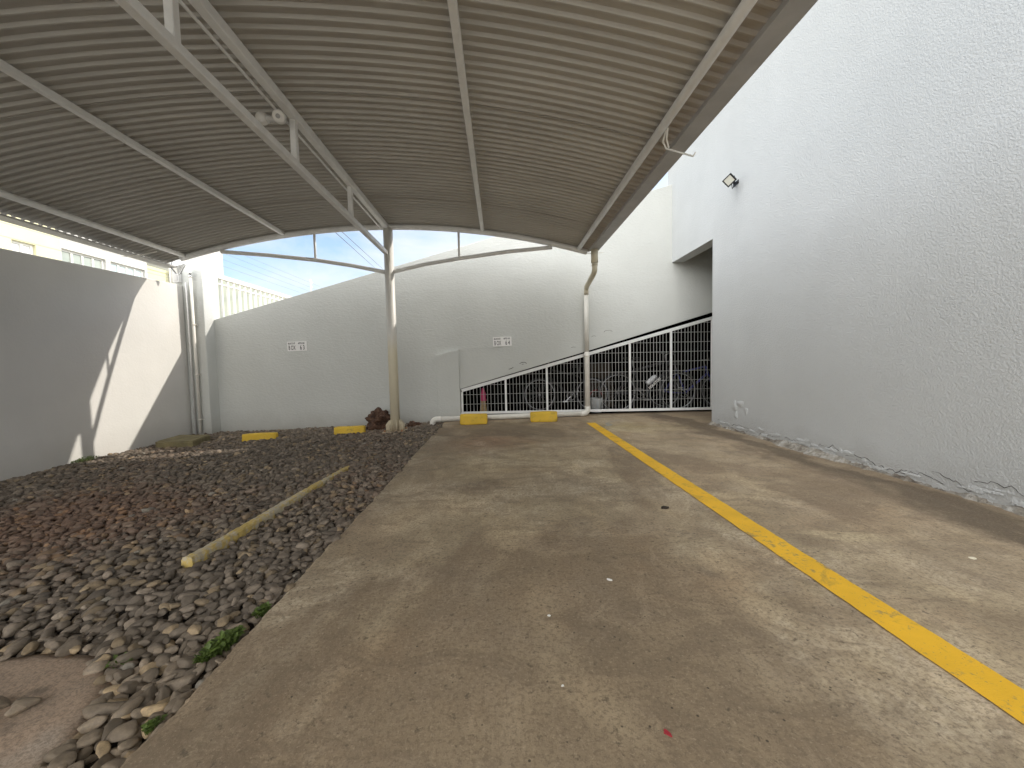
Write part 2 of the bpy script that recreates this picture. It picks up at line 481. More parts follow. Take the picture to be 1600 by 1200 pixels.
# ------------------------------------------------------------------ mesh helpers
class MB:
    def __init__(self):
        self.v = []
        self.f = []
        self.s = []

    def add(self, vs, fs, smooth=False):
        k = len(self.v)
        self.v += [tuple(p) for p in vs]
        for f in fs:
            self.f.append([i + k for i in f])
            self.s.append(smooth)
        return self

    def box(self, x0, x1, y0, y1, z0, z1):
        vs = [(x, y, z) for z in (z0, z1) for y in (y0, y1) for x in (x0, x1)]
        return self.add(vs, [(0, 2, 3, 1), (4, 5, 7, 6), (0, 1, 5, 4), (2, 6, 7, 3), (0, 4, 6, 2), (1, 3, 7, 5)])

    def bar(self, a, b, wd, ht, up=(0, 0, 1), bev=0.0):
        """rectangular bar from a to b (bevelled long edges)"""
        a, b = Vector(a), Vector(b)
        d = (b - a).normalized()
        u = Vector(up)
        s = d.cross(u).normalized()
        u = s.cross(d).normalized()
        hw, hh = wd / 2, ht / 2
        if bev:
            pr = [(-hw + bev, -hh), (hw - bev, -hh), (hw, -hh + bev), (hw, hh - bev), (hw - bev, hh), (-hw + bev, hh), (-hw, hh - bev), (-hw, -hh + bev)]
        else:
            pr = [(-hw, -hh), (hw, -hh), (hw, hh), (-hw, hh)]
        n = len(pr)
        vs = [p + s * x + u * y for p in (a, b) for x, y in pr]
        fs = [(i, (i + 1) % n, n + (i + 1) % n, n + i) for i in range(n)]
        fs += [tuple(range(n - 1, -1, -1)), tuple(range(n, 2 * n))]
        return self.add(vs, fs)

    def tube(self, pts, r, n=12, cap=True, closed=False):
        pts = [Vector(p) for p in pts]
        rs = r if isinstance(r, (list, tuple)) else [r] * len(pts)
        N = len(pts)
        rings = []
        prev = None
        for i, p in enumerate(pts):
            if closed:
                d = (pts[(i + 1) % N] - pts[i - 1]).normalized()
            else:
                d = (pts[min(i + 1, N - 1)] - pts[max(i - 1, 0)]).normalized()
            if prev is None:
                ref = Vector((0, 0, 1)) if abs(d.z) < 0.9 else Vector((1, 0, 0))
                u = d.cross(ref).normalized()
            else:
                u = (prev - d * prev.dot(d)).normalized()
            prev = u
            v = d.cross(u)
            rings.append([p + (u * math.cos(2 * math.pi * k / n) + v * math.sin(2 * math.pi * k / n)) * rs[i] for k in range(n)])
        vs = [q for rr in rings for q in rr]
        fs = []
        M_ = N if closed else N - 1
        for i in range(M_):
            for k in range(n):
                a = i * n + k
                b = i * n + (k + 1) % n
                j = (i + 1) % N
                fs.append((a, b, j * n + (k + 1) % n, j * n + k))
        self.add(vs, fs, True)
        if cap and not closed:
            k = len(self.v) - len(vs)
            self.f.append([k + i for i in range(n - 1, -1, -1)])
            self.s.append(False)
            self.f.append([k + (N - 1) * n + i for i in range(n)])
            self.s.append(False)
        return self

    def prism(self, poly, axis, a0, a1):
        """polygon (list of 2-D points) extruded along an axis"""
        n = len(poly)

        def P(p, t):
            if axis == 'y':
                return (p[0], t, p[1])
            if axis == 'x':
                return (t, p[0], p[1])
            return (p[0], p[1], t)
        vs = [P(p, a0) for p in poly] + [P(p, a1) for p in poly]
        fs = [(i, (i + 1) % n, n + (i + 1) % n, n + i) for i in range(n)]
        fs += [tuple(range(n - 1, -1, -1)), tuple(range(n, 2 * n))]
        return self.add(vs, fs)

    def lathe(self, prof, c, n=24, axis=(0, 0, 1)):
        ax = Vector(axis).normalized()
        q = Vector((0, 0, 1)).rotation_difference(ax)
        vs, fs = [], []
        for r, z in prof:
            for k in range(n):
                t = 2 * math.pi * k / n
                vs.append(Vector(c) + q @ Vector((r * math.cos(t), r * math.sin(t), z)))
        for i in range(len(prof) - 1):
            for k in range(n):
                fs.append((i * n + k, i * n + (k + 1) % n, (i + 1) * n + (k + 1) % n, (i + 1) * n + k))
        return self.add(vs, fs, True)

    def build(self, name, material, parent=None, loc=None, bevel=0.0, fix=True):
        me = bpy.data.meshes.new(name)
        o0 = Vector(loc) if loc is not None else Vector((0, 0, 0))
        me.from_pydata([tuple(Vector(p) - o0) for p in self.v], [], self.f)
        me.polygons.foreach_set('use_smooth', self.s)
        if fix:
            import bmesh
            bm = bmesh.new()
            bm.from_mesh(me)
            bmesh.ops.recalc_face_normals(bm, faces=bm.faces)
            bm.to_mesh(me)
            bm.free()
        me.materials.append(material)
        me.update()
        ob = bpy.data.objects.new(name, me)
        col.objects.link(ob)
        ob.location = o0
        if parent is not None:
            ob.parent = parent
            q, wl = parent, Vector((0, 0, 0))
            while q is not None:
                wl = wl + q.location
                q = q.parent
            ob.location = o0 - wl
        if bevel:
            bv = ob.modifiers.new('bevel', 'BEVEL')
            bv.width = bevel
            bv.segments = 2
            bv.limit_method = 'ANGLE'
            bv.angle_limit = R(40)
        return ob


def tag(o, label=None, cat=None, group=None, kind=None):
    if label:
        o['label'] = label
    if cat:
        o['category'] = cat
    if group:
        o['group'] = group
    if kind:
        o['kind'] = kind
    return o


def thing(name, loc, label, cat, group=None):
    o = bpy.data.objects.new(name, None)
    o.empty_display_size = 0.1
    col.objects.link(o)
    o.location = loc
    return tag(o, label, cat, group)


def copy_tree(o, parent=None):
    c = o.copy()
    col.objects.link(c)
    if parent is not None:
        c.parent = parent
    for ch in list(o.children):
        copy_tree(ch, c)
    return c


def arcpts(c, r, a0, a1, ax1, ax2, n=8):
    ax1, ax2, c = Vector(ax1), Vector(ax2), Vector(c)
    return [c + ax1 * (r * math.cos(a0 + (a1 - a0) * i / n)) + ax2 * (r * math.sin(a0 + (a1 - a0) * i / n)) for i in range(n + 1)]


def lettering(txt, size, sx, M4, material, parent, ext=0.0015, bold=0.0):
    cu = bpy.data.curves.new('lettering', 'FONT')
    cu.body = txt
    cu.size = size
    cu.extrude = ext
    cu.offset = bold
    t = bpy.data.objects.new('lettering_tmp', cu)
    col.objects.link(t)
    dg = bpy.context.evaluated_depsgraph_get()
    me = bpy.data.meshes.new_from_object(t.evaluated_get(dg))
    bpy.data.objects.remove(t)
    bpy.data.curves.remove(cu)
    me.transform(M4 @ Matrix.Diagonal((sx, 1, 1, 1)))
    me.materials.clear()
    me.materials.append(material)
    ob = bpy.data.objects.new('lettering', me)
    col.objects.link(ob)
    ob.parent = parent
    return ob


# ------------------------------------------------------------------ key dimensions
YB = 7.067          # face of the sloping back wall
XR = 3.206          # face of the side building
XL = -5.40          # face of the left wall
XE = -0.985         # edge of the concrete
YC = 6.236          # plane of the arched frame


def gz(x, y):
    """height of the gravel bed"""
    t = (XE - x) / (XE - XL)
    return -0.048 - 0.102 * max(0.0, min(1.0, t)) + 0.012 * math.sin(2.1 * x + 1.3 * y) * math.sin(1.7 * y - x)


def ztop(x):
    return 1.80 + 0.2763 * (x + 5.40)


def zgate(x):
    return 0.523 + 0.2645 * (x + 0.706)


# ------------------------------------------------------------------ ground
mb = MB()
mb.add([(-1200, -1200, -0.32), (1200, -1200, -0.32), (1200, 1200, -0.32), (-1200, 1200, -0.32)], [(0, 1, 2, 3)])
tag(mb.build('ground', M['earth'], fix=False), kind='structure')

# concrete slab with a chipped left edge
mb = MB()
ys = np.concatenate([[-1.70], np.arange(-1.5, 0, 0.5), np.arange(0, 3, 0.012), np.arange(3, 7.05, 0.03), [7.05, 9.0]])
er = np.random.RandomState(3)
ej = np.convolve(er.normal(0, 1, len(ys) + 8), np.ones(9) / 9, 'valid') * 0.016 + er.normal(0, 0.0016, len(ys))
lft = [XE + e for e in ej]
n = len(ys)
vs = []
for y, x in zip(ys, lft):
    vs += [(x - 0.012, y, -0.25), (x - 0.006, y, -0.03), (x, y, -0.008), (x + 0.014, y, 0.0), (6.0, y, 0.0)]
fs = []
for i in range(n - 1):
    for k in range(4):
        a = i * 5 + k
        fs.append((a, a + 1, a + 6, a + 5))
mb.add(vs, fs)
tag(mb.build('concrete_pavement', M['concrete']), kind='structure')
mb = MB()
mb.box(-6.0, 6.0, -26, -1.705, -0.25, 0.0)  # unseen paving behind the camera, made pale to bounce light under the roof
tag(mb.build('bounce_driveway', simple('pale_bounce_paving', (0.45, 0.43, 0.385), 0.9, var=0.12, nscale=2), bevel=0.01), kind='structure')

# soil bed under the stones
mb = MB()
nx, ny = 40, 60
X = np.linspace(XL - 0.05, XE + 0.01, nx)
Y = np.linspace(-1.70, YB + 0.05, ny)
mb.add([(x, y, gz(x, y) - 0.022) for y in Y for x in X],
       [(j * nx + i, j * nx + i + 1, (j + 1) * nx + i + 1, (j + 1) * nx + i) for j in range(ny - 1) for i in range(nx - 1)], True)
tag(mb.build('soil', M['soil']), kind='structure')

# ------------------------------------------------------------------ building on the right
bld = thing('building', (XR, 0, 0), 'tall pale rendered building on the right with a dark recess at its end', 'building')
mb = MB()
ZT = 5.7
mb.prism([(-9.0, -0.25), (5.717, -0.25), (5.717, 2.775), (7.24, 2.775), (7.24, ZT), (-9.0, ZT)], 'x', XR, XR + 0.215)
mb.build('wall', M['wall_side'], bld)
mb = MB()
mb.box(XR + 0.217, 5.3, 5.50, 5.714, -0.2, 5.2)       # near side of the recess
mb.box(5.10, 5.3, 5.716, 7.30, -0.2, 5.2)             # end of the recess
mb.box(XR + 0.217, 5.098, 5.716, YB - 0.002, 4.3, 4.5)  # its ceiling
mb.build('recess', M['wall'], bld)
mb = MB()
mb.box(XR - 0.06, 14, -9.1, 7.28, ZT + 0.001, ZT + 0.3)
mb.box(13.8, 14, -9.0, 7.24, -0.2, ZT - 0.002)
mb.box(XR + 0.217, 13.79, 7.05, 7.24, 5.3, ZT - 0.002)
mb.build('roof', M['wall_side'], bld)
# crumbled mortar fillet along the foot of the wall
mb = MB()
ys = np.arange(-1.0, 5.72, 0.02)
r1 = np.random.RandomState(11)
w1 = np.convolve(r1.normal(0, 1, len(ys) + 30), np.ones(31) / 31, 'valid')
w2 = np.convolve(r1.normal(0, 1, len(ys) + 6), np.ones(7) / 7, 'valid')
vs = []
for i, y in enumerate(ys):
    wd = max(0.015, 0.055 + 0.22 * w1[i] + 0.022 * w2[i])
    hh = max(0.012, 0.042 + 0.08 * w1[i] + 0.014 * w2[i])
    for k in range(7):
        t = k / 6
        vs.append((XR + 0.003 - wd * t, y, max(-0.003, hh * (1 - t) ** 1.5 + 0.004 * r1.normal() * (1 - t) * t * 4) - (0.004 if k == 6 else 0)))
mb.add(vs, [(i * 7 + k, i * 7 + k + 1, (i + 1) * 7 + k + 1, (i + 1) * 7 + k) for i in range(len(ys) - 1) for k in range(6)], False)
tag(mb.build('mortar_fillet', M['mortar'], bld), 'crumbling cracked mortar strip along the foot of the wall')
# lifted flakes of render just above it
mb = MB()
for i in range(60):
    y = 1.5 + r1.rand() * 4.0
    z0 = 0.02 + 0.10 * r1.rand() ** 1.5
    ln, ht = 0.05 + 0.12 * r1.rand(), 0.012 + 0.022 * r1.rand()
    t0 = 0.002 + 0.005 * r1.rand()
    pts = []
    for k in range(7):
        a = y + ln * (k / 6 - 0.5)
        pts.append((a, z0 - ht * (0.4 + 0.6 * r1.rand()), z0 + ht * (0.2 + r1.rand())))
    vs = []
    for a, zl, zh in pts:
        vs += [(XR + 0.002, a, zh), (XR - t0 * 0.6, a, (zl + zh) / 2), (XR - t0, a, zl), (XR + 0.002, a, zl - 0.002)]
    mb = MB()
    mb.add(vs, [(k * 4 + j, k * 4 + j + 1, (k + 1) * 4 + j + 1, (k + 1) * 4 + j) for k in range(6) for j in range(3)])
    mb.build('render_flake', M['wall_side'], bld)
# dark cracks where the render parts from the slab
mb = MB()
for k in range(16):
    y = 1.6 + 3.9 * k / 16 + 0.1 * r1.rand()
    z = 0.05 + 0.05 * r1.rand()
    P = []
    for q in range(int(8 + 10 * r1.rand())):
        P.append((XR - 0.0005, y, z))
        y += 0.012 + 0.022 * r1.rand()
        z = max(0.02, z + 0.014 * r1.normal() * 0.8)
    mb = MB()
    mb.tube(P, [0.0006 + 0.0022 * r1.rand() for _ in P], 5)
    mb.build('crack', M['crack'], bld)
# a swollen patch near the corner
mb = MB()
for (cy, cz, ry, rz, hgt) in ((5.15, 0.34, 0.07, 0.085, 0.012), (5.02, 0.38, 0.09, 0.05, 0.010), (4.90, 0.30, 0.04, 0.06, 0.008), (5.12, 0.22, 0.05, 0.06, 0.010)):
    N = 14
    vs = [(XR - hgt, cy, cz)]
    for ring in (0.5, 0.8, 1.0):
        for k in range(N):
            t = 2 * math.pi * k / N
            q = 1 + 0.2 * math.sin(3 * t + cy * 9)
            vs.append((XR + 0.001 - hgt * (1 - ring ** 2), cy + ry * ring * q * math.cos(t), cz + rz * ring * q * math.sin(t)))
    fs = [(0, 1 + k, 1 + (k + 1) % N) for k in range(N)]
    for j in range(2):
        fs += [(1 + j * N + k, 1 + (j + 1) * N + k, 1 + (j + 1) * N + (k + 1) % N, 1 + j * N + (k + 1) % N) for k in range(N)]
    mb.add(vs, fs, True)
mb.build('blister', M['wall_side'], bld)

# ------------------------------------------------------------------ staircase with the sloping wall
st = thing('staircase', (-0.7, YB, 0), 'grey rendered wall with sloping top under the stairs, across the back of the bays', 'staircase wall')
mb = MB()
XS = 5.09
poly = [(-5.30, -0.25), (-0.738, -0.25), (-0.738, zgate(-0.738) + 0.030), (1.6, zgate(1.6) + 0.050), (XS, zgate(XS) + 0.12), (XS, ztop(XS)), (-5.30, ztop(-5.30))]
mb.prism(poly, 'y', YB, YB + 0.15)
mb.build('wall', M['wall'], st, bevel=0.006)
mb = MB()
mb.prism([(-1.152, -0.2), (-0.742, -0.2), (-0.742, 1.268), (-1.152, 1.178)], 'y', YB - 0.06, YB + 0.01)
tag(mb.build('plaster_panel', M['wall'], st, bevel=0.004), 'raised narrow plaster panel with a slanted top')
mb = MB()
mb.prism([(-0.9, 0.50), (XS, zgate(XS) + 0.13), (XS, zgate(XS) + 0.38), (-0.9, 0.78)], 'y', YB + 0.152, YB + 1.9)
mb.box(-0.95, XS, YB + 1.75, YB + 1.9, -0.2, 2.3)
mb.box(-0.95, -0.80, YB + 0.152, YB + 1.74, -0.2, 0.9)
mb.box(-0.8, XS, YB + 0.152, YB + 1.74, 0.001, 0.004)  # thin near-black sheet over the slab, shade painted on the floor
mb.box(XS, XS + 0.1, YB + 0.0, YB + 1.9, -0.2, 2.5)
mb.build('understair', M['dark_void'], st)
# plaster dents and trowel marks
mb = MB()
def mark(pts, r):
    mb = MB()
    mb.tube([(x, YB - 0.0005, z) for x, z in pts], r, 6)
    mb.build('plaster_chip', M['chip'], st)
mark([(0.16, 0.885), (0.22, 0.905), (0.25, 0.925)], [0.004, 0.007, 0.003])
mark([(0.36, 0.985), (0.40, 1.005), (0.46, 1.010), (0.49, 0.99), (0.48, 0.975)], [0.004, 0.007, 0.006, 0.006, 0.003])
mark([(0.40, 0.965), (0.44, 0.978)], [0.003, 0.005])
mark([(1.70, 1.45), (1.74, 1.47), (1.78, 1.455)], 0.0025)
mark([(1.93, 1.53), (1.96, 1.56), (2.05, 1.565), (2.09, 1.54)], 0.003)
mark([(1.32, 1.26), (1.36, 1.272), (1.40, 1.262)], 0.003)

# ------------------------------------------------------------------ left wall, corner pillar
bw = MB()
bw.prism([(-14, -0.3), (6.83, -0.3), (6.83, 2.455), (5.2, 2.402), (4.4, 2.376), (-14, 1.9)], 'x', XL - 0.15, XL)
tag(bw.build('boundary_wall', M['wall_left'], bevel=0.008), 'long plain grey boundary wall on the left beside the gravel', 'wall')
pl = MB()
pl.box(XL - 0.16, -5.075, 6.84, YB + 0.12, -0.3, 2.80)
tag(pl.build('corner_pillar', M['wall'], bevel=0.012), 'grey concrete corner pillar where the left wall meets the sloping wall', 'pillar')

# ------------------------------------------------------------------ carport
XA, RA, ZA = -1.72, 11.77, 3.14


def za(x, off=0.0):
    r = RA + off
    return ZA - RA + math.sqrt(r * r - (x - XA) ** 2)


cp = thing('carport', (-1.715, YC, gz(-1.7, YC)), 'arched white steel carport with corrugated roof over the parking bays', 'carport')
SH = 0.088       # sheet underside above the frame underside
PITCH = 0.0825
HT = 0.020
Y0, Y1 = -1.63, 6.335
prof = [(0.0, 0), (0.11, 0.0), (0.13, 0.06), (0.25, 0.94), (0.27, 1.0), (0.84, 1.0), (0.86, 0.94), (0.98, 0.06)]
waves = int(round((Y1 - Y0) / PITCH))
per = 12
xs = np.linspace(-5.25, 1.505, 60)
ksheet = 0
wv = 0
while wv < waves:
    cnt = min(per + 1, waves - wv)
    lift = 0.006 if ksheet % 2 else 0.0
    yy, hh = [], []
    for q in range(cnt):
        for t, h in prof:
            yy.append(Y1 - (wv + q + t) * PITCH)
            hh.append(h * HT + lift)
    yy.append(Y1 - (wv + cnt) * PITCH)
    hh.append(lift)
    vs, fs = [], []
    m_ = len(yy)
    for x in xs:
        for y, h in zip(yy, hh):
            r = RA + SH + h
            vs.append((x, y, ZA - RA + math.sqrt(r * r - (x - XA) ** 2)))
    for i in range(len(xs) - 1):
        for j in range(m_ - 1):
            fs.append((i * m_ + j, i * m_ + j + 1, (i + 1) * m_ + j + 1, (i + 1) * m_ + j))
    mb = MB()
    mb.add(vs, fs, False)
    ob = mb.build('roof_sheet', M['sheet'], cp, fix=False)
    sd = ob.modifiers.new('solid', 'SOLIDIFY')
    sd.thickness = 0.0012
    wv += per
    ksheet += 1

# arched tubes at both ends
for y in (YC, -1.35):
    mb = MB()
    mb.tube([(x, y, za(x, 0.042)) for x in np.linspace(-4.92, 1.44, 40)], 0.042, 14)
    mb.build('arch_tube', M['white_steel'], cp)
    # lower chords, bowed
    for pts in ([(-4.30, 2.835), (-3.6, 2.775), (-2.86, 2.688), (-2.3, 2.595), (-1.77, 2.482)],
                [(0.88, 2.835), (0.15, 2.775), (-0.605, 2.682), (-1.15, 2.598), (-1.65, 2.490)]):
        P = []
        for i in range(len(pts) - 1):
            for t in np.linspace(0, 1, 6)[:-1]:
                P.append((pts[i][0] + (pts[i + 1][0] - pts[i][0]) * t, y, pts[i][1] + (pts[i + 1][1] - pts[i][1]) * t))
        P.append((pts[-1][0], y, pts[-1][1]))
        mb = MB()
        mb.tube(P, 0.031, 12)
        mb.build('lower_chord', M['white_steel'], cp)
    for x, z0 in ((-2.86, 2.69), (-0.605, 2.685)):
        mb = MB()
        mb.tube([(x, y, z0), (x, y, za(x, 0.02))], 0.019, 10)
        mb.build('strut', M['white_steel'], cp)
# purlins
for x, s_, z in ((1.305, 0.034, None), (-0.225, 0.027, None), (-3.325, 0.027, None), (-4.845, 0.034, None)):
    zc = za(x, SH) - s_ - 0.001
    mb = MB()
    if s_ > 0.03:
        mb.tube([(x, Y0 + 0.03, zc), (x, 6.27, zc)], s_, 14)
    else:
        mb.bar((x, Y0 + 0.03, zc), (x, 6.27, zc), s_ * 2, s_ * 2, bev=0.005)
    mb.build('purlin', M['white_steel'], cp)
mb = MB()
mb.bar((-1.735, Y0 + 0.03, za(-1.735, SH) - 0.041), (-1.735, 6.29, za(-1.735, SH) - 0.041), 0.066, 0.08, bev=0.006)
mb.build('ridge_beam', M['white_steel'], cp)
mb = MB()
mb.bar((-1.745, -1.35, 2.775), (-1.745, YC, 2.775), 0.062, 0.062, bev=0.006)
mb.build('truss_chord', M['white_steel'], cp)
for y in (-0.26, 1.0, 2.26, 3.52, 4.78):
    mb = MB()
    mb.bar((-1.745, y, 2.80), (-1.745, y, za(-1.735, SH) - 0.08), 0.05, 0.05, up=(0, 1, 0), bev=0.004)
    mb.build('truss_strut', M['white_steel'], cp)
# columns with base plate and gussets
for y in (YC, -1.35):
    zb = gz(-1.715, y)
    mb = MB()
    mb.tube([(-1.715, y, zb - 0.02), (-1.715, y, 1.2), (-1.715, y, za(-1.715, 0.02))], 0.074, 28)
    cl = mb.build('column', M['column'], cp)
    mb = MB()
    for k in range(8):
        a = k * math.pi / 4 + math.pi / 8
        d = Vector((math.cos(a), math.sin(a), 0))
        t = Vector((-d.y, d.x, 0)) * 0.004
        base = Vector((-1.715, y, zb + 0.016))
        q = [base + d * 0.07, base + d * 0.150, base + d * 0.150 + Vector((0, 0, 0.10)), base + d * 0.10 + Vector((0, 0, 0.165)), base + d * 0.07 + Vector((0, 0, 0.175))]
        mb.add([p + t for p in q] + [p - t for p in q], [(0, 1, 2, 3, 4), (9, 8, 7, 6, 5)] + [(i, (i + 1) % 5, 5 + (i + 1) % 5, 5 + i) for i in range(5)])
    mb.build('gusset', M['column'], cl)
    mb = MB()
    mb.box(-1.715 - 0.17, -1.715 + 0.17, y - 0.17, y + 0.17, zb + 0.0, zb + 0.016)
    bp = mb.build('base_plate', M['column'], cl, bevel=0.003)
    for sx in (-1, 1):
        for sy in (-1, 1):
            mb = MB()
            c = (-1.715 + sx * 0.135, y + sy * 0.135, zb + 0.017)
            mb.lathe([(0.0, 0.03), (0.010, 0.03), (0.010, 0.016), (0.019, 0.016), (0.019, 0.0), (0.0, 0.0)], c, 6)
            mb.build('bolt', M['clump'], cl)
# gutters: open troughs
def trough(x0, x1, zb, za0, za1, ya, yb):
    mb = MB()
    t = 0.002
    pr = [(x0, za0), (x0, zb), (x1, zb), (x1, za1), (x1 - t, za1), (x1 - t, zb + t), (x0 + t, zb + t), (x0 + t, za0)]
    n = 8
    vs = [(x, y, z) for y in (ya, yb) for x, z in pr]
    fs = [(i, (i + 1) % n, n + (i + 1) % n, n + i) for i in range(n)]
    for k in (0, n):
        for a in ((0, 1, 6, 7), (1, 2, 5, 6), (2, 3, 4, 5)):
            fs.append(tuple(k + i for i in a))
    mb.add(vs, fs)
    # end plates
    for y in (ya - 0.002, yb + 0.002):
        mb.add([(x0, y, zb), (x1, y, zb), (x1, y, za1), (x0, y, za0)], [(0, 1, 2, 3)])
    return mb


gr = trough(1.470, 1.612, 2.752, 2.790, 2.812, Y0, 6.20).build('gutter', M['galv'], cp)
gl = trough(-5.315, -5.135, 2.650, 2.706, 2.668, Y0, 6.42).build('gutter', M['galv'], cp)
# gutter hangers: a bar that wraps under the trough
def hanger(pts):
    mb = MB()
    for i in range(len(pts) - 1):
        mb.bar(pts[i], pts[i + 1], 0.012, 0.005, up=(0.02, 1, 0.05))
    mb.build('gutter_hanger', M['pvc'], cp)


hanger([(1.305, 2.98, 2.74), (1.285, 2.99, 2.66), (1.315, 3.0, 2.615), (1.575, 3.10, 2.61), (1.60, 3.11, 2.645)])
hanger([(1.305, 2.95, 2.74), (1.302, 2.965, 2.665), (1.335, 3.0, 2.62)])
hanger([(1.40, 6.10, 2.70), (1.55, 6.12, 2.695), (1.68, 6.14, 2.72)])
hanger([(-4.845, 5.72, 2.70), (-5.1, 5.72, 2.645), (-5.42, 5.72, 2.63)])
# shiny outlet end on the left gutter
mb = MB()
cx, cz, y0 = -5.135, 2.655, 6.44
heart = [(-0.115, 0.085), (-0.09, 0.11), (0.08, 0.11), (0.115, 0.075), (0.105, 0.03), (0.02, -0.10), (-0.015, -0.115), (-0.05, -0.10), (-0.11, -0.02)]
ring = []
pts = [Vector((cx + a, y0, cz + b)) for a, b in heart]
mb.tube(pts, 0.010, 8, closed=True)
mb.add([(cx + a * 0.93, y0 + 0.004, cz + b * 0.93) for a, b in heart] + [(cx - 0.005, y0 - 0.035, cz + 0.02)], [(i, (i + 1) % 9, 9) for i in range(9)])
tag(mb.build('gutter_end', M['foil'], cp), 'shiny zinc end piece of the left gutter')
# conduit run along the ridge
mb = MB()
mb.tube([(-1.80, Y0 + 0.1, 3.135), (-1.80, 6.1, 3.135)], 0.0105, 8)
mb.build('conduit', M['white_steel'], cp)

# lamp on the truss
lp = thing('lamp', (-1.79, 3.43, 3.10), 'small white lamp with a round globe fixed below the ridge of the carport', 'lamp')
mb = MB()
c0 = Vector((-1.80, 3.43, 3.105))
d = Vector((-1, -0.05, 0.02)).normalized()
mb.lathe([(0.0, -0.03), (0.030, -0.03), (0.030, 0.015), (0.022, 0.02), (0.022, 0.09), (0.030, 0.095), (0.030, 0.115), (0.0, 0.115)], c0, 18, d)
mb.build('socket', M['grey_steel'], lp)
mb = MB()
pr = [(0.020, 0.11)] + [(0.050 * math.sin(t), 0.155 - 0.050 * math.cos(t)) for t in np.linspace(0.5, math.pi, 12)]
mb.lathe(pr, c0, 20, d)
mb.build('globe', M['globe'], lp)
mb = MB()
mb.lathe([(0.0, 0.024), (0.018, 0.024), (0.022, 0.018), (0.030, 0.022), (0.044, 0.022), (0.050, 0.012), (0.050, -0.03), (0.0, -0.03)], c0 + Vector((0.01, -0.055, -0.012)), 20, (0.15, -1, -0.35))
mb.build('junction_box', M['globe'], lp)
mb = MB()
mb.lathe([(0.0, 0.0255), (0.017, 0.0255), (0.019, 0.022)], c0 + Vector((0.01, -0.055, -0.012)), 16, (0.15, -1, -0.35))
mb.build('sensor', M['galv'], lp)

# ------------------------------------------------------------------ downpipe
dp = thing('downpipe', (1.56, 6.9, 0), 'cream plastic rain pipe from the right gutter down the wall and along the ground', 'rain pipe')
mb = MB()
mb.tube([(1.53, 6.10, 2.752), (1.53, 6.10, 2.55)], 0.055, 18)
mb.build('outlet', M['pvc_old'], dp)
mb = MB()
el = [(1.53, 6.10, 2.56), (1.53, 6.10, 2.47), (1.532, 6.12, 2.43), (1.535, 6.17, 2.40), (1.575, 6.86, 2.33), (1.585, 6.93, 2.31), (1.588, 6.96, 2.27), (1.588, 6.965, 2.20)]
mb.tube(el, 0.043, 18)
mb.tube([(1.53, 6.10, 2.50), (1.53, 6.10, 2.54)], 0.048, 18)
mb.build('elbow', M['pvc_old'], dp)
mb = MB()
mb.tube([(1.588, 6.965, 2.24), (1.588, 6.965, 1.15)], 0.040, 20)
mb.build('upper_pipe', M['pvc'], dp)
mb = MB()
mb.tube([(1.588, 6.965, 1.17), (1.588, 6.965, 1.10), (1.588, 6.955, 0.14)], 0.047, 20)
mb.build('lower_pipe', M['pvc'], dp)
mb = MB()
mb.tube([(1.588, 6.955, 0.16)] + arcpts((1.498, 6.94, 0.14), 0.09, 0, -math.pi / 2, (1, 0, 0), (0, 0, 1), 8) + [(1.45, 6.93, 0.05)], 0.049, 18)
mb.build('elbow', M['pvc'], dp)
mb = MB()
mb.tube([(1.47, 6.93, 0.05), (0.5, 6.86, 0.048), (-1.08, 6.74, 0.045)], 0.045, 18)
mb.build('floor_pipe', M['pvc'], dp)
mb = MB()
E = arcpts((-1.13, 6.737, -0.03), 0.075, math.pi / 2, math.pi, (1, 0, 0), (0, 0, 1), 8)
mb.tube([(-1.06, 6.742, 0.045)] + E[0:] + [(-1.207, 6.73, -0.075)], 0.049, 18, cap=False)
mb.build('elbow', M['pvc'], dp)
for z in (1.10, 0.17):
    mb = MB()
    mb.tube([(1.588, 6.962, z - 0.012), (1.588, 6.962, z + 0.012)], 0.052, 18)
    mb.build('clamp', M['pvc'], dp)
mb = MB()
mb.tube([(1.27, 6.915, -0.002), (1.27, 6.915, 0.05)], 0.014, 8)
mb.build('clamp', M['pvc'], dp)

# thin pipes on the corner pillar
cd = thing('conduit', (-5.25, 6.80, 0), 'pair of thin white conduit pipes running up the corner pillar', 'conduit')
mb = MB()
mb.tube([(-5.225, 6.79, gz(-5.2, 6.8) + 0.05), (-5.225, 6.79, 2.62)], 0.021, 12)
mb.build('pipe', M['pvc'], cd)
mb = MB()
mb.tube([(-5.315, 6.80, gz(-5.2, 6.8) + 0.02), (-5.315, 6.80, 2.5)], 0.014, 10)
mb.build('pipe', M['grey_steel'], cd)
for z in (1.78, 0.92, 0.14):
    mb = MB()
    mb.tube([(-5.225, 6.79, z - 0.012), (-5.225, 6.79, z + 0.012)], 0.027, 12)
    mb.box(-5.26, -5.19, 6.815, 6.838, z - 0.012, z + 0.012)
    mb.build('clip', M['pvc'], cd)
mb = MB()
mb.tube([(-5.225, 6.79, 2.60), (-5.225, 6.77, 2.70)], 0.026, 12)
mb.tube([(-5.225, 6.79, 2.585), (-5.225, 6.79, 2.60)], 0.033, 12)
mb.build('collar', M['foil'], cd)

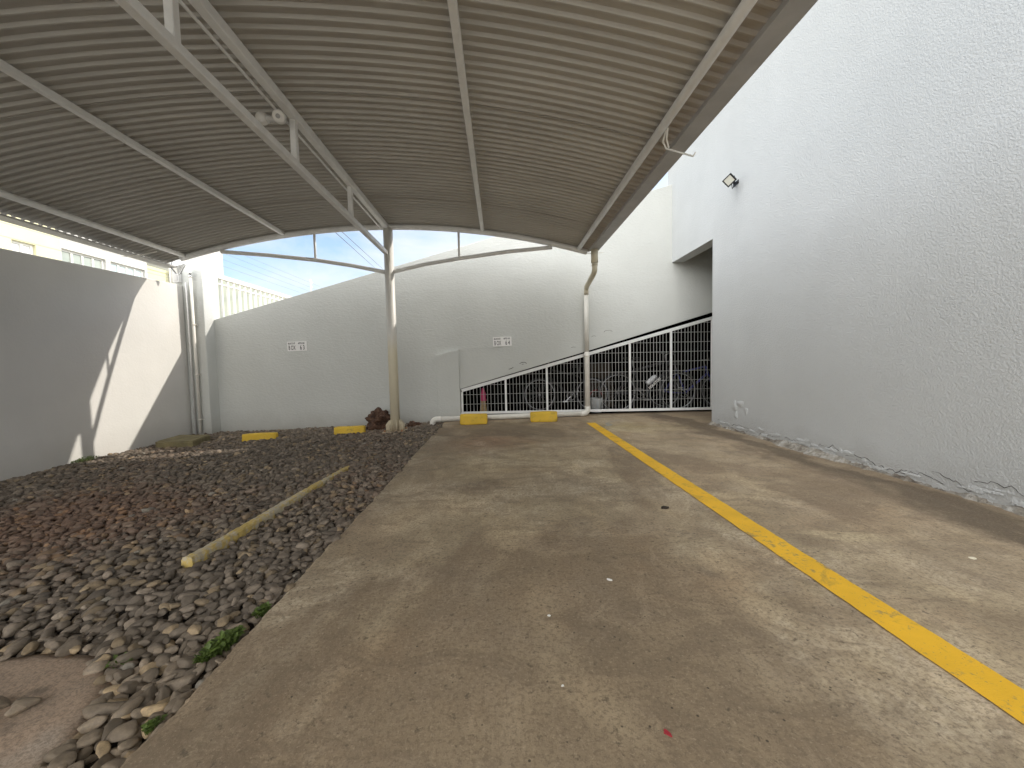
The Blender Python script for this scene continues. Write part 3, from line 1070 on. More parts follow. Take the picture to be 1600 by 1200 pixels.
jb = thing('meter_box', (-5.48, 6.80, 2.46), 'pale meter box with pipe stub on top of the left wall end', 'box')
mb = MB()
mb.box(-5.50, -5.40, 6.76, 6.835, 2.50, 2.72)
mb.build('box', M['grey_steel'], jb, bevel=0.006)
mb = MB()
mb.box(-5.485, -5.415, 6.750, 6.759, 2.515, 2.70)
mb.build('cover', M['galv'], jb, bevel=0.003)
mb = MB()
mb.tube([(-5.54, 6.78, 2.44), (-5.54, 6.78, 2.70)], 0.017, 10)
mb.tube([(-5.54, 6.78, 2.70), (-5.54, 6.78, 2.725)], 0.023, 10)
mb.build('pipe', M['pvc'], jb)

# ------------------------------------------------------------------ grille of the bicycle store
gt = thing('grille', (1.0, YB + 0.04, 0), 'white wire mesh grille with a slanted top closing the dark space under the stairs', 'grille')
YG = YB + 0.045
XG1 = 4.95
mb = MB()
def zbot(x):
    return 0.095 - 0.008 * (x + 0.7)
mb.bar((-0.735, YG, zbot(-0.735)), (XG1, YG, zbot(XG1)), 0.035, 0.045, bev=0.003)
mb.bar((-0.72, YG, zgate(-0.72) - 0.008), (XG1, YG, zgate(XG1) - 0.008), 0.035, 0.058, bev=0.003)
mb.build('frame', M['white_steel'], gt)
posts = [-0.712, 0.097, 0.866, 1.64, 2.425, 3.205, 3.985, 4.76]
for x in posts:
    mb = MB()
    mb.bar((x, YG - 0.002, zbot(x) + 0.022), (x, YG - 0.002, zgate(x) - 0.036), 0.036, 0.036, up=(0, 1, 0), bev=0.003)
    mb.build('post', M['white_steel'], gt)
for i in range(len(posts) - 1):
    xa, xb = posts[i] + 0.018, posts[i + 1] - 0.018
    mb = MB()
    nw = 12
    for k in range(1, nw):
        x = xa + (xb - xa) * k / nw
        x += rnd.uniform(-0.002, 0.002)
        mb.tube([(x, YG + 0.008, zbot(x) + 0.02), (x + rnd.uniform(-0.003, 0.003), YG + 0.008, zgate(x) - 0.03)], 0.0048, 5, cap=False)
    z = 0.255
    while z < zgate(xb) - 0.03:
        x0 = max(xa, -0.706 + (z + 0.035 - 0.523) / 0.2645)
        if x0 < xb - 0.03:
            mb.tube([(x0, YG, z), ((x0 + xb) / 2, YG + 0.001, z + rnd.uniform(-0.003, 0.003)), (xb, YG, z)], 0.0034, 5, cap=False)
        z += 0.178
    mb.build('wire_panel', M['mesh_wire'], gt)

# ------------------------------------------------------------------ bicycles and odds and ends behind the grille
def wheel(parent, c, r, rimmat):
    mb = MB()
    mb.tube([Vector(c) + Vector((r * math.cos(t), 0, r * math.sin(t))) for t in np.linspace(0, 2 * math.pi, 33)[:-1]], 0.022, 8, closed=True)
    wt = mb.build('wheel', M['rubber'], parent)
    mb = MB()
    mb.tube([Vector(c) + Vector((r * 0.93 * math.cos(t), 0, r * 0.93 * math.sin(t))) for t in np.linspace(0, 2 * math.pi, 33)[:-1]], 0.010, 6, closed=True)
    for k in range(14):
        t = 2 * math.pi * k / 14
        mb.tube([Vector(c) + Vector((0.02 * math.cos(t + 0.6), 0.012 * (-1) ** k, 0.02 * math.sin(t + 0.6))), Vector(c) + Vector((r * 0.92 * math.cos(t), 0, r * 0.92 * math.sin(t)))], 0.0012, 4, cap=False)
    mb.tube([Vector(c) + Vector((0, -0.05, 0)), Vector(c) + Vector((0, 0.05, 0))], 0.018, 10)
    mb.build('rim', rimmat, wt)


def bicycle(loc, rz, lean, label, paint, flip=1, s=1.0):
    t = thing('bicycle', (0, 0, 0), label, 'bicycle', 'bicycles stored behind the grille')
    r = 0.33
    wheel(t, (-0.52, 0, r), r, M['chrome'])
    wheel(t, (0.55, 0, r), r, M['chrome'])
    bb, sc, hd, hl = (-0.09, 0, 0.29), (-0.26, 0, 0.78), (0.33, 0, 0.84), (0.37, 0, 0.70)
    mb = MB()
    mb.tube([bb, sc], 0.017, 10)
    mb.tube([hl, bb], 0.023, 10)
    mb.tube([(-0.235, 0, 0.71), hd], 0.018, 10)
    mb.tube([hd, hl], 0.022, 10)
    for y in (-0.05, 0.05):
        mb.tube([bb, (-0.3, y, 0.30), (-0.52, y, r)], 0.010, 8)
        mb.tube([(-0.24, 0, 0.72), (-0.38, y, 0.52), (-0.52, y, r)], 0.009, 8)
        mb.tube([hl, (0.42, y, 0.58), (0.55, y, r)], 0.012, 8)
    mb.build('frame', paint, t)
    mb = MB()
    mb.tube([(0.315, 0, 0.84), (0.30, 0, 0.95), (0.36, 0, 0.98)], 0.013, 8)
    mb.tube([(0.30, -0.29, 0.99), (0.33, -0.2, 0.985), (0.36, -0.08, 0.98), (0.36, 0.08, 0.98), (0.33, 0.2, 0.985), (0.30, 0.29, 0.99)], 0.012, 8)
    hb = mb.build('handlebar', M['chrome'], t)
    for y in (-1, 1):
        mb = MB()
        mb.tube([(0.30, y * 0.30, 0.99), (0.325, y * 0.21, 0.986)], 0.017, 8)
        mb.build('grip', M['rubber'], hb)
    mb = MB()
    for u in range(9):
        pass
    N = 14
    rings = []
    for i in range(9):
        q = i / 8
        x = -0.40 + 0.27 * q
        wd = 0.075 * (1 - q) ** 0.8 + 0.018
        for k in range(N):
            a = 2 * math.pi * k / N
            rings.append((x, wd * math.cos(a), 0.90 + 0.022 * math.sin(a) + 0.012 * (1 - q)))
    mb.add(rings, [(i * N + k, i * N + (k + 1) % N, (i + 1) * N + (k + 1) % N, (i + 1) * N + k) for i in range(8) for k in range(N)], True)
    mb.add([rings[k] for k in range(N)], [tuple(range(N))])
    mb.build('saddle', M['black'], t)
    mb = MB()
    mb.tube([sc, (-0.28, 0, 0.89)], 0.013, 8)
    mb.build('seat_post', M['chrome'], t)
    mb = MB()
    mb.lathe([(0.075, -0.003), (0.09, -0.003), (0.09, 0.003), (0.075, 0.003), (0.075, -0.003)], (bb[0], 0.055, bb[2]), 20, (0, 1, 0))
    cs = mb.build('chainring', M['chrome'], t)
    for sgn in (-1, 1):
        mb = MB()
        mb.bar((bb[0], sgn * 0.06, bb[2]), (bb[0] + sgn * 0.12, sgn * 0.065, bb[2] - sgn * 0.11), 0.02, 0.012)
        mb.box(bb[0] + sgn * 0.12 - 0.045, bb[0] + sgn * 0.12 + 0.045, sgn * 0.09 - 0.03, sgn * 0.09 + 0.03, bb[2] - sgn * 0.11 - 0.012, bb[2] - sgn * 0.11 + 0.012)
        mb.build('crank', M['chrome'], cs)
    t.matrix_world = Matrix.Translation(loc) @ Matrix.Rotation(rz, 4, 'Z') @ Matrix.Rotation(lean, 4, 'X') @ Matrix.Scale(s, 4)
    return t


b1 = bicycle((2.86, YB + 0.36, 0.004), R(3), R(4), 'black bicycle with a silver flask on its frame behind the right part of the grille', M['blackpaint'], s=1.14)
mb = MB()
bd = Vector((0.37 - (-0.09), 0, 0.70 - 0.29)).normalized()
mb.lathe([(0.0, 0.0), (0.036, 0.0), (0.037, 0.01), (0.037, 0.16), (0.03, 0.175), (0.022, 0.18), (0.022, 0.20), (0.0, 0.20)], Vector((-0.02, -0.03, 0.475)), 18, bd)
fl = mb.build('flask', simple('silver_flask', (0.62, 0.62, 0.63), 0.3, var=0.25, nscale=30), b1)
fl.location = (0, 0, 0)
q = Matrix.Rotation(-math.atan2(bd.z, bd.x), 4, 'Y')
lettering('HOUSTON', 0.062, 0.85, Matrix.Translation((0.035, -0.027, 0.375)) @ q @ Matrix.Rotation(R(90), 4, 'X'), M['paper'], b1, bold=0.002)
b2 = bicycle((3.95, YB + 0.80, 0.004), R(-8), R(-5), 'dark blue bicycle at the right end behind the grille beside the building', M['bluepaint'])
b3 = bicycle((1.35, YB + 0.75, 0.004), R(172), R(6), 'black bicycle behind the grille next to the rain pipe', M['blackpaint'])

bu = thing('broom', (-0.33, YB + 0.20, 0), 'pink topped straw broom standing at the low end of the grille', 'broom')
mb = MB()
for k in range(26):
    a = rnd.uniform(-1, 1)
    c_ = rnd.uniform(-1, 1)
    mb.tube([(-0.33 + a * 0.045, YB + 0.20 + c_ * 0.012, 0.30), (-0.33 + a * 0.075, YB + 0.20 + c_ * 0.02, 0.012 + rnd.uniform(0, 0.02))], 0.006, 5)
mb.build('bristles', M['straw'], bu)
mb = MB()
mb.lathe([(0.0, 0.545), (0.022, 0.535), (0.034, 0.47), (0.055, 0.42), (0.045, 0.36), (0.06, 0.30), (0.0, 0.29)], (-0.33, YB + 0.20, 0), 14)
mb.build('cap', M['pink'], bu)
bx = thing('bucket', (1.86, YB + 0.35, 0), 'red edged pale bucket just right of the rain pipe behind the grille', 'bucket')
mb = MB()
mb.lathe([(0.0, 0.005), (0.10, 0.005), (0.125, 0.27), (0.13, 0.28), (0.122, 0.28), (0.098, 0.012), (0.0, 0.012)], (1.86, YB + 0.35, 0), 20)
mb.build('tub', M['curtain'], bx)
mb = MB()
mb.tube([Vector((1.86, YB + 0.35, 0.28)) + Vector((0.13 * math.cos(t), 0, 0.16 * math.sin(t))) for t in np.linspace(0, math.pi, 12)], 0.006, 6)
mb.build('handle', M['redpl'], bx)
cb = MB()
cb.box(1.95, 2.40, YB + 1.2, YB + 1.5, 0.6, 0.95)
cb.box(1.90, 2.45, YB + 1.15, YB + 1.55, 0.005, 0.595)
tag(cb.build('carton', M['card'], bevel=0.01), 'brown carton stack in the dark behind the bicycles', 'carton')

# ------------------------------------------------------------------ signs
def sign(x0, x1, z0, z1, tilt, l1, l2, num, label):
    t = thing('sign', ((x0 + x1) / 2, YB - 0.004, (z0 + z1) / 2), label, 'sign', 'white bay signs on the sloping wall')
    wv_, hv = x1 - x0, z1 - z0
    mb = MB()
    mb.box(-wv_ / 2, wv_ / 2, -0.003, 0.003, -hv / 2, hv / 2)
    p = mb.build('plate', M['sign'])
    p.parent = t
    RX = Matrix.Rotation(R(90), 4, 'X')
    def tx(s, sz, sx, x, z, bold):
        lettering(s, sz, sx, Matrix.Translation((x, -0.0035, z)) @ RX, M['ink'], t, 0.0008, bold)
    tx(l1, 0.042, 0.62, -wv_ * 0.445, hv * 0.22, 0.0012)
    tx(l2, 0.042, 0.62, wv_ * 0.07, hv * 0.22, 0.0012)
    for k, ch in enumerate('BOX'):
        tx(ch, 0.112, 0.47, -wv_ * 0.44 + 0.044 * k, -hv * 0.37, 0.0012)
    for k, ch in enumerate(num):
        tx(ch, 0.112, 0.60, wv_ * 0.155 + 0.052 * k, -hv * 0.37, 0.0012)
    t.rotation_euler = (0, tilt, 0)
    return t


sign(-3.815, -3.475, 1.305, 1.475, R(-1.0), 'BLOCO 07', 'APTO 343', '63', 'white bay sign reading BOX 63 on the sloping wall')
sign(-0.115, 0.225, 1.312, 1.482, R(-1.4), 'BLOCO 01', 'APTO 143', '64', 'white bay sign reading BOX 64 on the sloping wall')

# ------------------------------------------------------------------ wheel stops
def stop_mesh(L_, D_, H_, seed):
    rr = np.random.RandomState(seed)
    nx, ny_, nz_ = 14, 5, 5
    import bmesh
    bm = bmesh.new()
    bmesh.ops.create_cube(bm, size=1.0)
    bmesh.ops.subdivide_edges(bm, edges=bm.edges[:], cuts=5, use_grid_fill=True)
    ph = rr.rand(6) * 6
    for v in bm.verts:
        x, y, z = v.co
        tap = 1 - 0.14 * (z + 0.5)
        e = (abs(x * 2) ** 8 + abs(y * 2) ** 8 + abs(z * 2) ** 8)
        k = 1.0 if e < 1 else e ** (-1 / 8 * 0.55)
        v.co = Vector((x * L_ * k, y * D_ * tap * k, z * H_ * k)) + Vector((math.sin(9 * z + 7 * y + ph[0]), math.sin(8 * x + 6 * z + ph[1]), math.sin(7 * x + 5 * y + ph[2]))) * 0.0025
        v.co.z += H_ / 2
    me = bpy.data.meshes.new('wheel_stop')
    bm.to_mesh(me)
    bm.free()
    me.materials.append(M['stop'])
    for p in me.polygons:
        p.use_smooth = True
    return me


ws = [(-3.80, 6.12, gz(-3.8, 6.1) - 0.05, R(9), 0.49, 'yellow concrete wheel stop on the gravel, the left one below sign 63', 1),
      (-2.46, 6.27, gz(-2.46, 6.2) - 0.035, R(5), 0.475, 'yellow concrete wheel stop on the gravel beside the carport column', 2),
      (-0.455, 6.37, -0.004, R(1.0), 0.455, 'yellow concrete wheel stop on the slab at the low end of the grille', 3),
      (0.72, 6.44, -0.004, R(0.6), 0.455, 'yellow concrete wheel stop on the slab, the one nearer the rain pipe', 4)]
for x, y, z, rz, ln, lab, sd in ws:
    o = bpy.data.objects.new('wheel_stop', stop_mesh(ln, 0.13, 0.175 if sd > 2 else 0.15, sd))
    col.objects.link(o)
    o.location = (x, y, z)
    o.rotation_euler = (0, 0, rz)
    tag(o, lab, 'wheel stop', 'yellow wheel stops')

# half buried kerb strip
mb = MB()
A, B = Vector((-1.705, 2.06, 0)), Vector((-1.605, 4.12, 0))
N = 90
r2 = np.random.RandomState(5)
sm = np.convolve(r2.normal(0, 1, N + 9), np.ones(10) / 10, 'valid')
vs = []
for i in range(N):
    t = i / (N - 1)
    p = A.lerp(B, t)
    z = gz(p.x, p.y) + 0.046 - 0.044 * t ** 2 + 0.007 * sm[i]
    wd = 0.030 * (1 - 0.3 * t) + 0.006 * sm[i - 4]
    for dx, dz in ((-wd * 1.12, -0.08), (-wd, -0.006), (-wd * 0.75, 0.006), (0, 0.011), (wd * 0.75, 0.006), (wd, -0.006), (wd * 1.12, -0.08)):
        vs.append((p.x + dx + 0.002 * r2.normal(), p.y, z + dz + 0.0016 * r2.normal()))
fs = [(i * 7 + k, i * 7 + k + 1, (i + 1) * 7 + k + 1, (i + 1) * 7 + k) for i in range(N - 1) for k in range(6)]
fs += [tuple(range(7)), tuple((N - 1) * 7 + k for k in range(6, -1, -1))]
mb.add(vs, fs, False)
tag(mb.build('kerb_strip', M['curb']), 'worn yellow kerb strip half buried in the gravel', 'kerb')

# painted bay line
mb = MB()
ys = np.arange(-9, 6.16, 0.05)
r3 = np.random.RandomState(8)
vs = []
for y in ys:
    vs += [(1.378 + 0.0015 * r3.normal(), y, 0.004), (1.522 + 0.0015 * r3.normal(), y, 0.004)]
mb.add(vs, [(2 * i, 2 * i + 1, 2 * i + 3, 2 * i + 2) for i in range(len(ys) - 1)])
tag(mb.build('bay_line', M['line'], fix=False), 'long yellow painted bay line on the concrete', 'painted line')

# spilled cement streak by the head of the line
mb = MB()
pts = [(1.62, 5.78, 0.045), (1.70, 5.92, 0.05), (1.68, 6.05, 0.03), (1.80, 6.2, 0.02), (2.02, 6.42, 0.018), (2.25, 6.62, 0.012)]
vs = []
for x, y, wd in pts:
    vs += [(x - wd, y, 0.0025), (x + wd, y + 0.01, 0.0025)]
mb.add(vs, [(2 * i, 2 * i + 1, 2 * i + 3, 2 * i + 2) for i in range(len(pts) - 1)])
tag(mb.build('cement_spill', simple('pale_cement', (0.30, 0.28, 0.23), 0.9, var=0.15, nscale=30), fix=False), 'pale cement spill on the concrete near the head of the yellow line', 'spill')

# ------------------------------------------------------------------ inspection covers, rock, weeds
ic = thing('inspection_chamber', (-4.93, 5.95, 0), 'square mossy concrete chamber cover against the left wall below the conduits', 'chamber cover')
mb = MB()
mb.prism([(-4.955, 5.765), (-4.59, 5.80), (-4.755, 6.37), (-5.21, 6.41), (-5.30, 6.41), (-5.22, 5.9)], 'z', -0.22, -0.066)
mb.build('rim', M['moss'], ic, bevel=0.006)
mb = MB()
mb.prism([(-4.94, 5.785), (-4.61, 5.82), (-4.765, 6.355), (-5.20, 6.395), (-5.27, 6.395), (-5.19, 5.92)], 'z', -0.066, -0.052)
mb.build('lid', M['moss'], ic, bevel=0.003)

CM = (-1.72, 1.02)
RMH = 0.455
mb = MB()
N, K = 72, 10
r4 = np.random.RandomState(21)
zc = gz(CM[0], CM[1]) + 0.006
rim = [RMH * (1 + 0.02 * math.sin(3 * t) + 0.012 * math.sin(7 * t + 1) + 0.006 * r4.normal()) for t in np.linspace(0, 2 * math.pi, N + 1)[:-1]]
vs = [(CM[0], CM[1], zc + 0.012)]
for k in range(1, K + 1):
    for i in range(N):
        t = 2 * math.pi * i / N
        q = k / K
        zz_ = zc + 0.012 * (1 - q * q) + 0.0012 * r4.normal() - (0.012 if k == K else 0)
        vs.append((CM[0] + rim[i] * q * math.cos(t), CM[1] + rim[i] * q * math.sin(t), zz_))
for i in range(N):
    t = 2 * math.pi * i / N
    vs.append((CM[0] + rim[i] * 1.01 * math.cos(t), CM[1] + rim[i] * 1.01 * math.sin(t), zc - 0.09))
fs = [(0, 1 + i, 1 + (i + 1) % N) for i in range(N)]
for k in range(K):
    fs += [(1 + k * N + i, 1 + (k + 1) * N + i, 1 + (k + 1) * N + (i + 1) % N, 1 + k * N + (i + 1) % N) for i in range(N)]
mb.add(vs, fs, True)
tag(mb.build('manhole_cover', M['cover']), 'round rust tinted concrete manhole cover sunk in the gravel', 'manhole cover')


def boulder(name, c, sx, sy, sz, seed, material, sub=4):
    import bmesh
    bm = bmesh.new()
    bmesh.ops.create_icosphere(bm, subdivisions=sub, radius=1)
    from mathutils import noise as mn
    for v in bm.verts:
        p = v.co.copy()
        k = 1 + 0.50 * mn.noise(p * 1.5 + Vector((seed, 0, 0))) + 0.24 * mn.noise(p * 3.6 + Vector((seed, 3, 0))) + 0.11 * mn.noise(p * 9 + Vector((seed, 7, 0)))
        v.co = Vector((p.x * sx * k, p.y * sy * k, p.z * sz * k))
    me = bpy.data.meshes.new(name)
    bm.to_mesh(me)
    bm.free()
    me.materials.append(material)
    o = bpy.data.objects.new(name, me)
    col.objects.link(o)
    o.location = c
    return o


tag(boulder('rock', (-2.09, 6.66, 0.03), 0.235, 0.17, 0.205, 6, M['rock'], 5), 'large red brown rock lying behind the foot of the carport column', 'rock')
tag(boulder('clod', (-1.52, 6.72, -0.05), 0.13, 0.09, 0.07, 9, M['rock']), 'low brown clod of earth right of the carport column', 'clod')
mb = MB()
mb.box(-2.02, -1.38, YC - 0.30, YC + 0.26, gz(-1.7, YC) - 0.08, gz(-1.7, YC) - 0.002)
tag(mb.build('column_footing', simple('rusty_footing', (0.20, 0.12, 0.08), 0.9, var=0.4, nscale=16), bevel=0.012), 'rust stained concrete footing under the carport column', 'footing')


def weed(c, rad, hgt, n, seed, label):
    r_ = np.random.RandomState(seed)
    t = thing('weed', c, label, 'weed', 'green weeds along the concrete edge' if 'concrete' in label else 'weeds in the gravel')
    mb = MB()
    st_ = MB()
    for i in range(n):
        a = r_.rand() * 6.283
        q = math.sqrt(r_.rand())
        bx_, by_ = rad[0] * q * math.cos(a), rad[1] * q * math.sin(a)
        if len(rad) > 2:
            cth, sth = math.cos(rad[2]), math.sin(rad[2])
            bx_, by_ = bx_ * cth - by_ * sth, bx_ * sth + by_ * cth
        h = hgt * (0.4 + 0.6 * r_.rand()) * (1 - 0.5 * q)
        tip = Vector((bx_, by_, h))
        d = Vector((r_.normal(), r_.normal(), 0.4 * abs(r_.normal()))).normalized()
        s_ = d.cross(Vector((0, 0, 1))).normalized()
        L_ = 0.012 + 0.012 * r_.rand()
        wq = L_ * 0.42
        up = Vector((0, 0, 0.003))
        mb.add([tip, tip + d * L_ * 0.45 + s_ * wq + up, tip + d * L_, tip + d * L_ * 0.45 - s_ * wq + up], [(0, 1, 2), (0, 2, 3)])
        if i % 3 == 0:
            st_.tube([(bx_ * 0.7, by_ * 0.7, -0.02), tip], 0.0012, 4, cap=False)
    o = mb.build('leaves', M['leaf'], fix=False)
    o.parent = t
    o = st_.build('stem', M['leaf'], fix=False)
    o.parent = t
    return t


weed((-1.055, 1.40, -0.03), (0.085, 0.032, R(75)), 0.045, 520, 1, 'leafy green weed clump, the largest one along the concrete edge')
weed((-1.03, 1.60, -0.03), (0.035, 0.018, R(75)), 0.03, 130, 2, 'small green weed tuft along the concrete edge beyond the large clump')
weed((-1.04, 1.10, -0.04), (0.022, 0.010, R(75)), 0.016, 45, 3, 'tiny green weed tuft along the concrete edge nearest the camera')
weed((-5.32, 5.02, gz(-5.3, 5.0)), (0.07, 0.16), 0.07, 260, 4, 'green weed patch at the foot of the left wall')
weed((-1.40, 1.38, -0.05), (0.03, 0.02), 0.008, 45, 5, 'flat mossy weed at the edge of the manhole cover')

# litter on the slab
def scrap(name, c, r, label, cat, material, seed, flat=0.002, st=1.0, rot=0.0):
    r_ = np.random.RandomState(seed)
    n = 9
    vs = []
    for zt in (0, 1):
        for k in range(n):
            a = 2 * math.pi * k / n
            q = r * (0.65 + 0.6 * r_.rand()) if zt == 0 else None
            if zt == 0:
                x, y = q * math.cos(a) * st, q * math.sin(a)
                vs.append((c[0] + x * math.cos(rot) - y * math.sin(rot), c[1] + x * math.sin(rot) + y * math.cos(rot), 0.0006 + c[2]))
            else:
                p = vs[k]
                vs.append((p[0] * 0.9 + c[0] * 0.1, p[1] * 0.9 + c[1] * 0.1, c[2] + flat * (0.6 + 0.8 * r_.rand())))
    mb = MB()
    mb.add(vs, [tuple(range(n - 1, -1, -1)), tuple(range(n, 2 * n))] + [(k, (k + 1) % n, n + (k + 1) % n, n + k) for k in range(n)])
    return tag(mb.build(name, material), label, cat)


scrap('paper_scrap', (0.475, 1.69, 0), 0.008, 'white paper scrap, the largest bit in the middle of the concrete', 'paper scrap', M['paper'], 1, 0.004, 2.1, -0.6)
scrap('paper_scrap', (0.17, 1.46, 0), 0.006, 'white fleck on the concrete left of and nearer than the paper scrap', 'paper scrap', M['paper'], 2, 0.003, 1.4)
scrap('paper_scrap', (0.17, 1.13, 0), 0.004, 'tiny white fleck on the concrete nearest the camera', 'paper scrap', M['paper'], 12, 0.002, 1.2)
scrap('clod', (1.09, 2.50, 0), 0.017, 'dark lump of dirt on the concrete left of the yellow line', 'clod', M['darkstone'], 3, 0.014, 1.5)
scrap('wrapper', (0.424, 0.962, 0), 0.006, 'small torn red wrapper on the concrete near the camera', 'wrapper', M['redpl'], 4, 0.004, 2.0, -0.9)
scrap('leaf_scrap', (2.28, 1.75, 0), 0.012, 'pale dry leaf on the concrete between the yellow line and the building', 'leaf', M['pvc_old'], 5, 0.003, 1.5)

# ------------------------------------------------------------------ floodlight
fl = thing('floodlight', (XR, 5.15, 3.33), 'small black square floodlight on the pale side wall above the recess', 'floodlight')
c0 = Vector((3.03, 5.02, 3.30))
dirn = Vector((-0.62, -0.62, -0.48)).normalized()
side = dirn.cross(Vector((0, 0, 1))).normalized()
upv = side.cross(dirn).normalized()
upv, side = upv * math.cos(R(32)) + side * math.sin(R(32)), side * math.cos(R(32)) - upv * math.sin(R(32))
rot = Matrix((( side.x, upv.x, dirn.x), (side.y, upv.y, dirn.y), (side.z, upv.z, dirn.z))).to_4x4()
T = Matrix.Translation(c0) @ rot @ Matrix.Scale(0.78, 4)
def tbox(mb, x0, x1, y0, y1, z0, z1):
    k = MB()
    k.box(x0, x1, y0, y1, z0, z1)
    mb.add([T @ Vector(p) for p in k.v], k.f)
    return mb
mb = MB()
tbox(mb, -0.080, 0.080, -0.075, 0.075, -0.030, 0.0)
for a in ((-0.080, -0.062, -0.075, 0.075), (0.062, 0.080, -0.075, 0.075), (-0.0615, 0.0615, 0.060, 0.075), (-0.0615, 0.0615, -0.075, -0.055)):
    tbox(mb, *a, 0.0005, 0.012)
tbox(mb, -0.05, 0.05, -0.05, 0.05, -0.045, -0.031)
mb.build('housing', M['black'], fl, bevel=0.003)
mb = MB()
tbox(mb, -0.061, 0.061, -0.0545, 0.0595, 0.0008, 0.006)
mb.build('lens', M['lens'], fl)
mb = MB()
for s_ in (-1, 1):
    p = T @ Vector((s_ * 0.085, 0, -0.012))
    qv = Vector((XR - 0.005, 5.16 + s_ * -0.03, 3.325))
    mb.bar(p, qv, 0.018, 0.004)
mb.box(XR - 0.006, XR + 0.001, 5.10, 5.22, 3.30, 3.35)
mb.build('bracket', M['black'], fl)
mb = MB()
mb.tube([T @ Vector((0, -0.03, -0.045)), (3.13, 5.12, 3.24), (3.18, 5.15, 3.28), (XR, 5.17, 3.30)], 0.005, 6)
mb.build('cable', M['black'], fl)

# ------------------------------------------------------------------ beyond the left wall
# white slatted fence carrying on along the boundary
fe = thing('slat_fence', (-5.42, 7.4, 0), 'white vertical slat fence beyond the corner pillar, running away from it', 'fence')
mb = MB()
mb.bar((-5.42, 7.52, 2.80), (-5.42, 15.0, 2.86), 0.07, 0.085, bev=0.005)
mb.bar((-5.42, 7.52, 0.30), (-5.42, 15.0, 0.36), 0.06, 0.06, bev=0.005)
mb.bar((-5.42, 7.52, 2.66), (-5.42, 15.0, 2.72), 0.04, 0.03, bev=0.003)
mb.build('rail', M['fence_white'], fe)
mb = MB()
y = 7.60
while y < 14.9:
    mb.box(-5.437, -5.403, y, y + 0.040, 0.331, 2.80)
    y += 0.175
mb.build('slats', M['fence_white'], fe)
for y in (11.0, 15.0):
    mb = MB()
    mb.box(-5.46, -5.38, y, y + 0.08, -0.3, 2.95)
    mb.build('post', M['fence_white'], fe)
mb = MB()
mb.box(-5.62, -5.265, 7.26, 7.50, -0.3, 3.15)
tag(mb.build('fence_pillar', M['white_render'], bevel=0.01), 'bright white pillar just behind the corner pillar at the end of the slat fence', 'pillar')

# low white cabin wall seen through the slats
# electric fence on the wall tops
ef = thing('electric_fence', (-5.45, 5, 2.4), 'thin wires of the electric fence strung above the left wall', 'electric fence')
mb = MB()
for k, dz in enumerate((0.12, 0.27)):
    mb.tube([(XL - 0.09, -8, 2.34 + dz), (XL - 0.09, 6.7, 2.43 + dz)], 0.0022, 5, cap=False)
for k in range(4):
    z = 3.06 + 0.13 * k
    mb.tube([(-5.42, 7.4, z - 0.02), (-5.42, 11.5, z), (-5.42, 15, z + 0.02)], 0.0025, 5, cap=False)
mb.build('wires', M['wire'], ef)
for (x, y, za_, zb_) in ((-5.42, 11.45, 2.85, 3.55), (-5.42, 14.9, 2.85, 3.55)):
    mb = MB()
    mb.bar((x, y, za_), (x, y, zb_), 0.028, 0.028, up=(0, 1, 0))
    po = mb.build('post', M['fence_white'], ef)
    for k in range(4):
        mb = MB()
        mb.lathe([(0, 0), (0.022, 0), (0.014, 0.012), (0.022, 0.024), (0.014, 0.036), (0, 0.036)], (x + 0.014, y, 3.06 + 0.13 * k), 10, (1, 0, 0))
        mb.build('insulator', M['fence_white'], po)


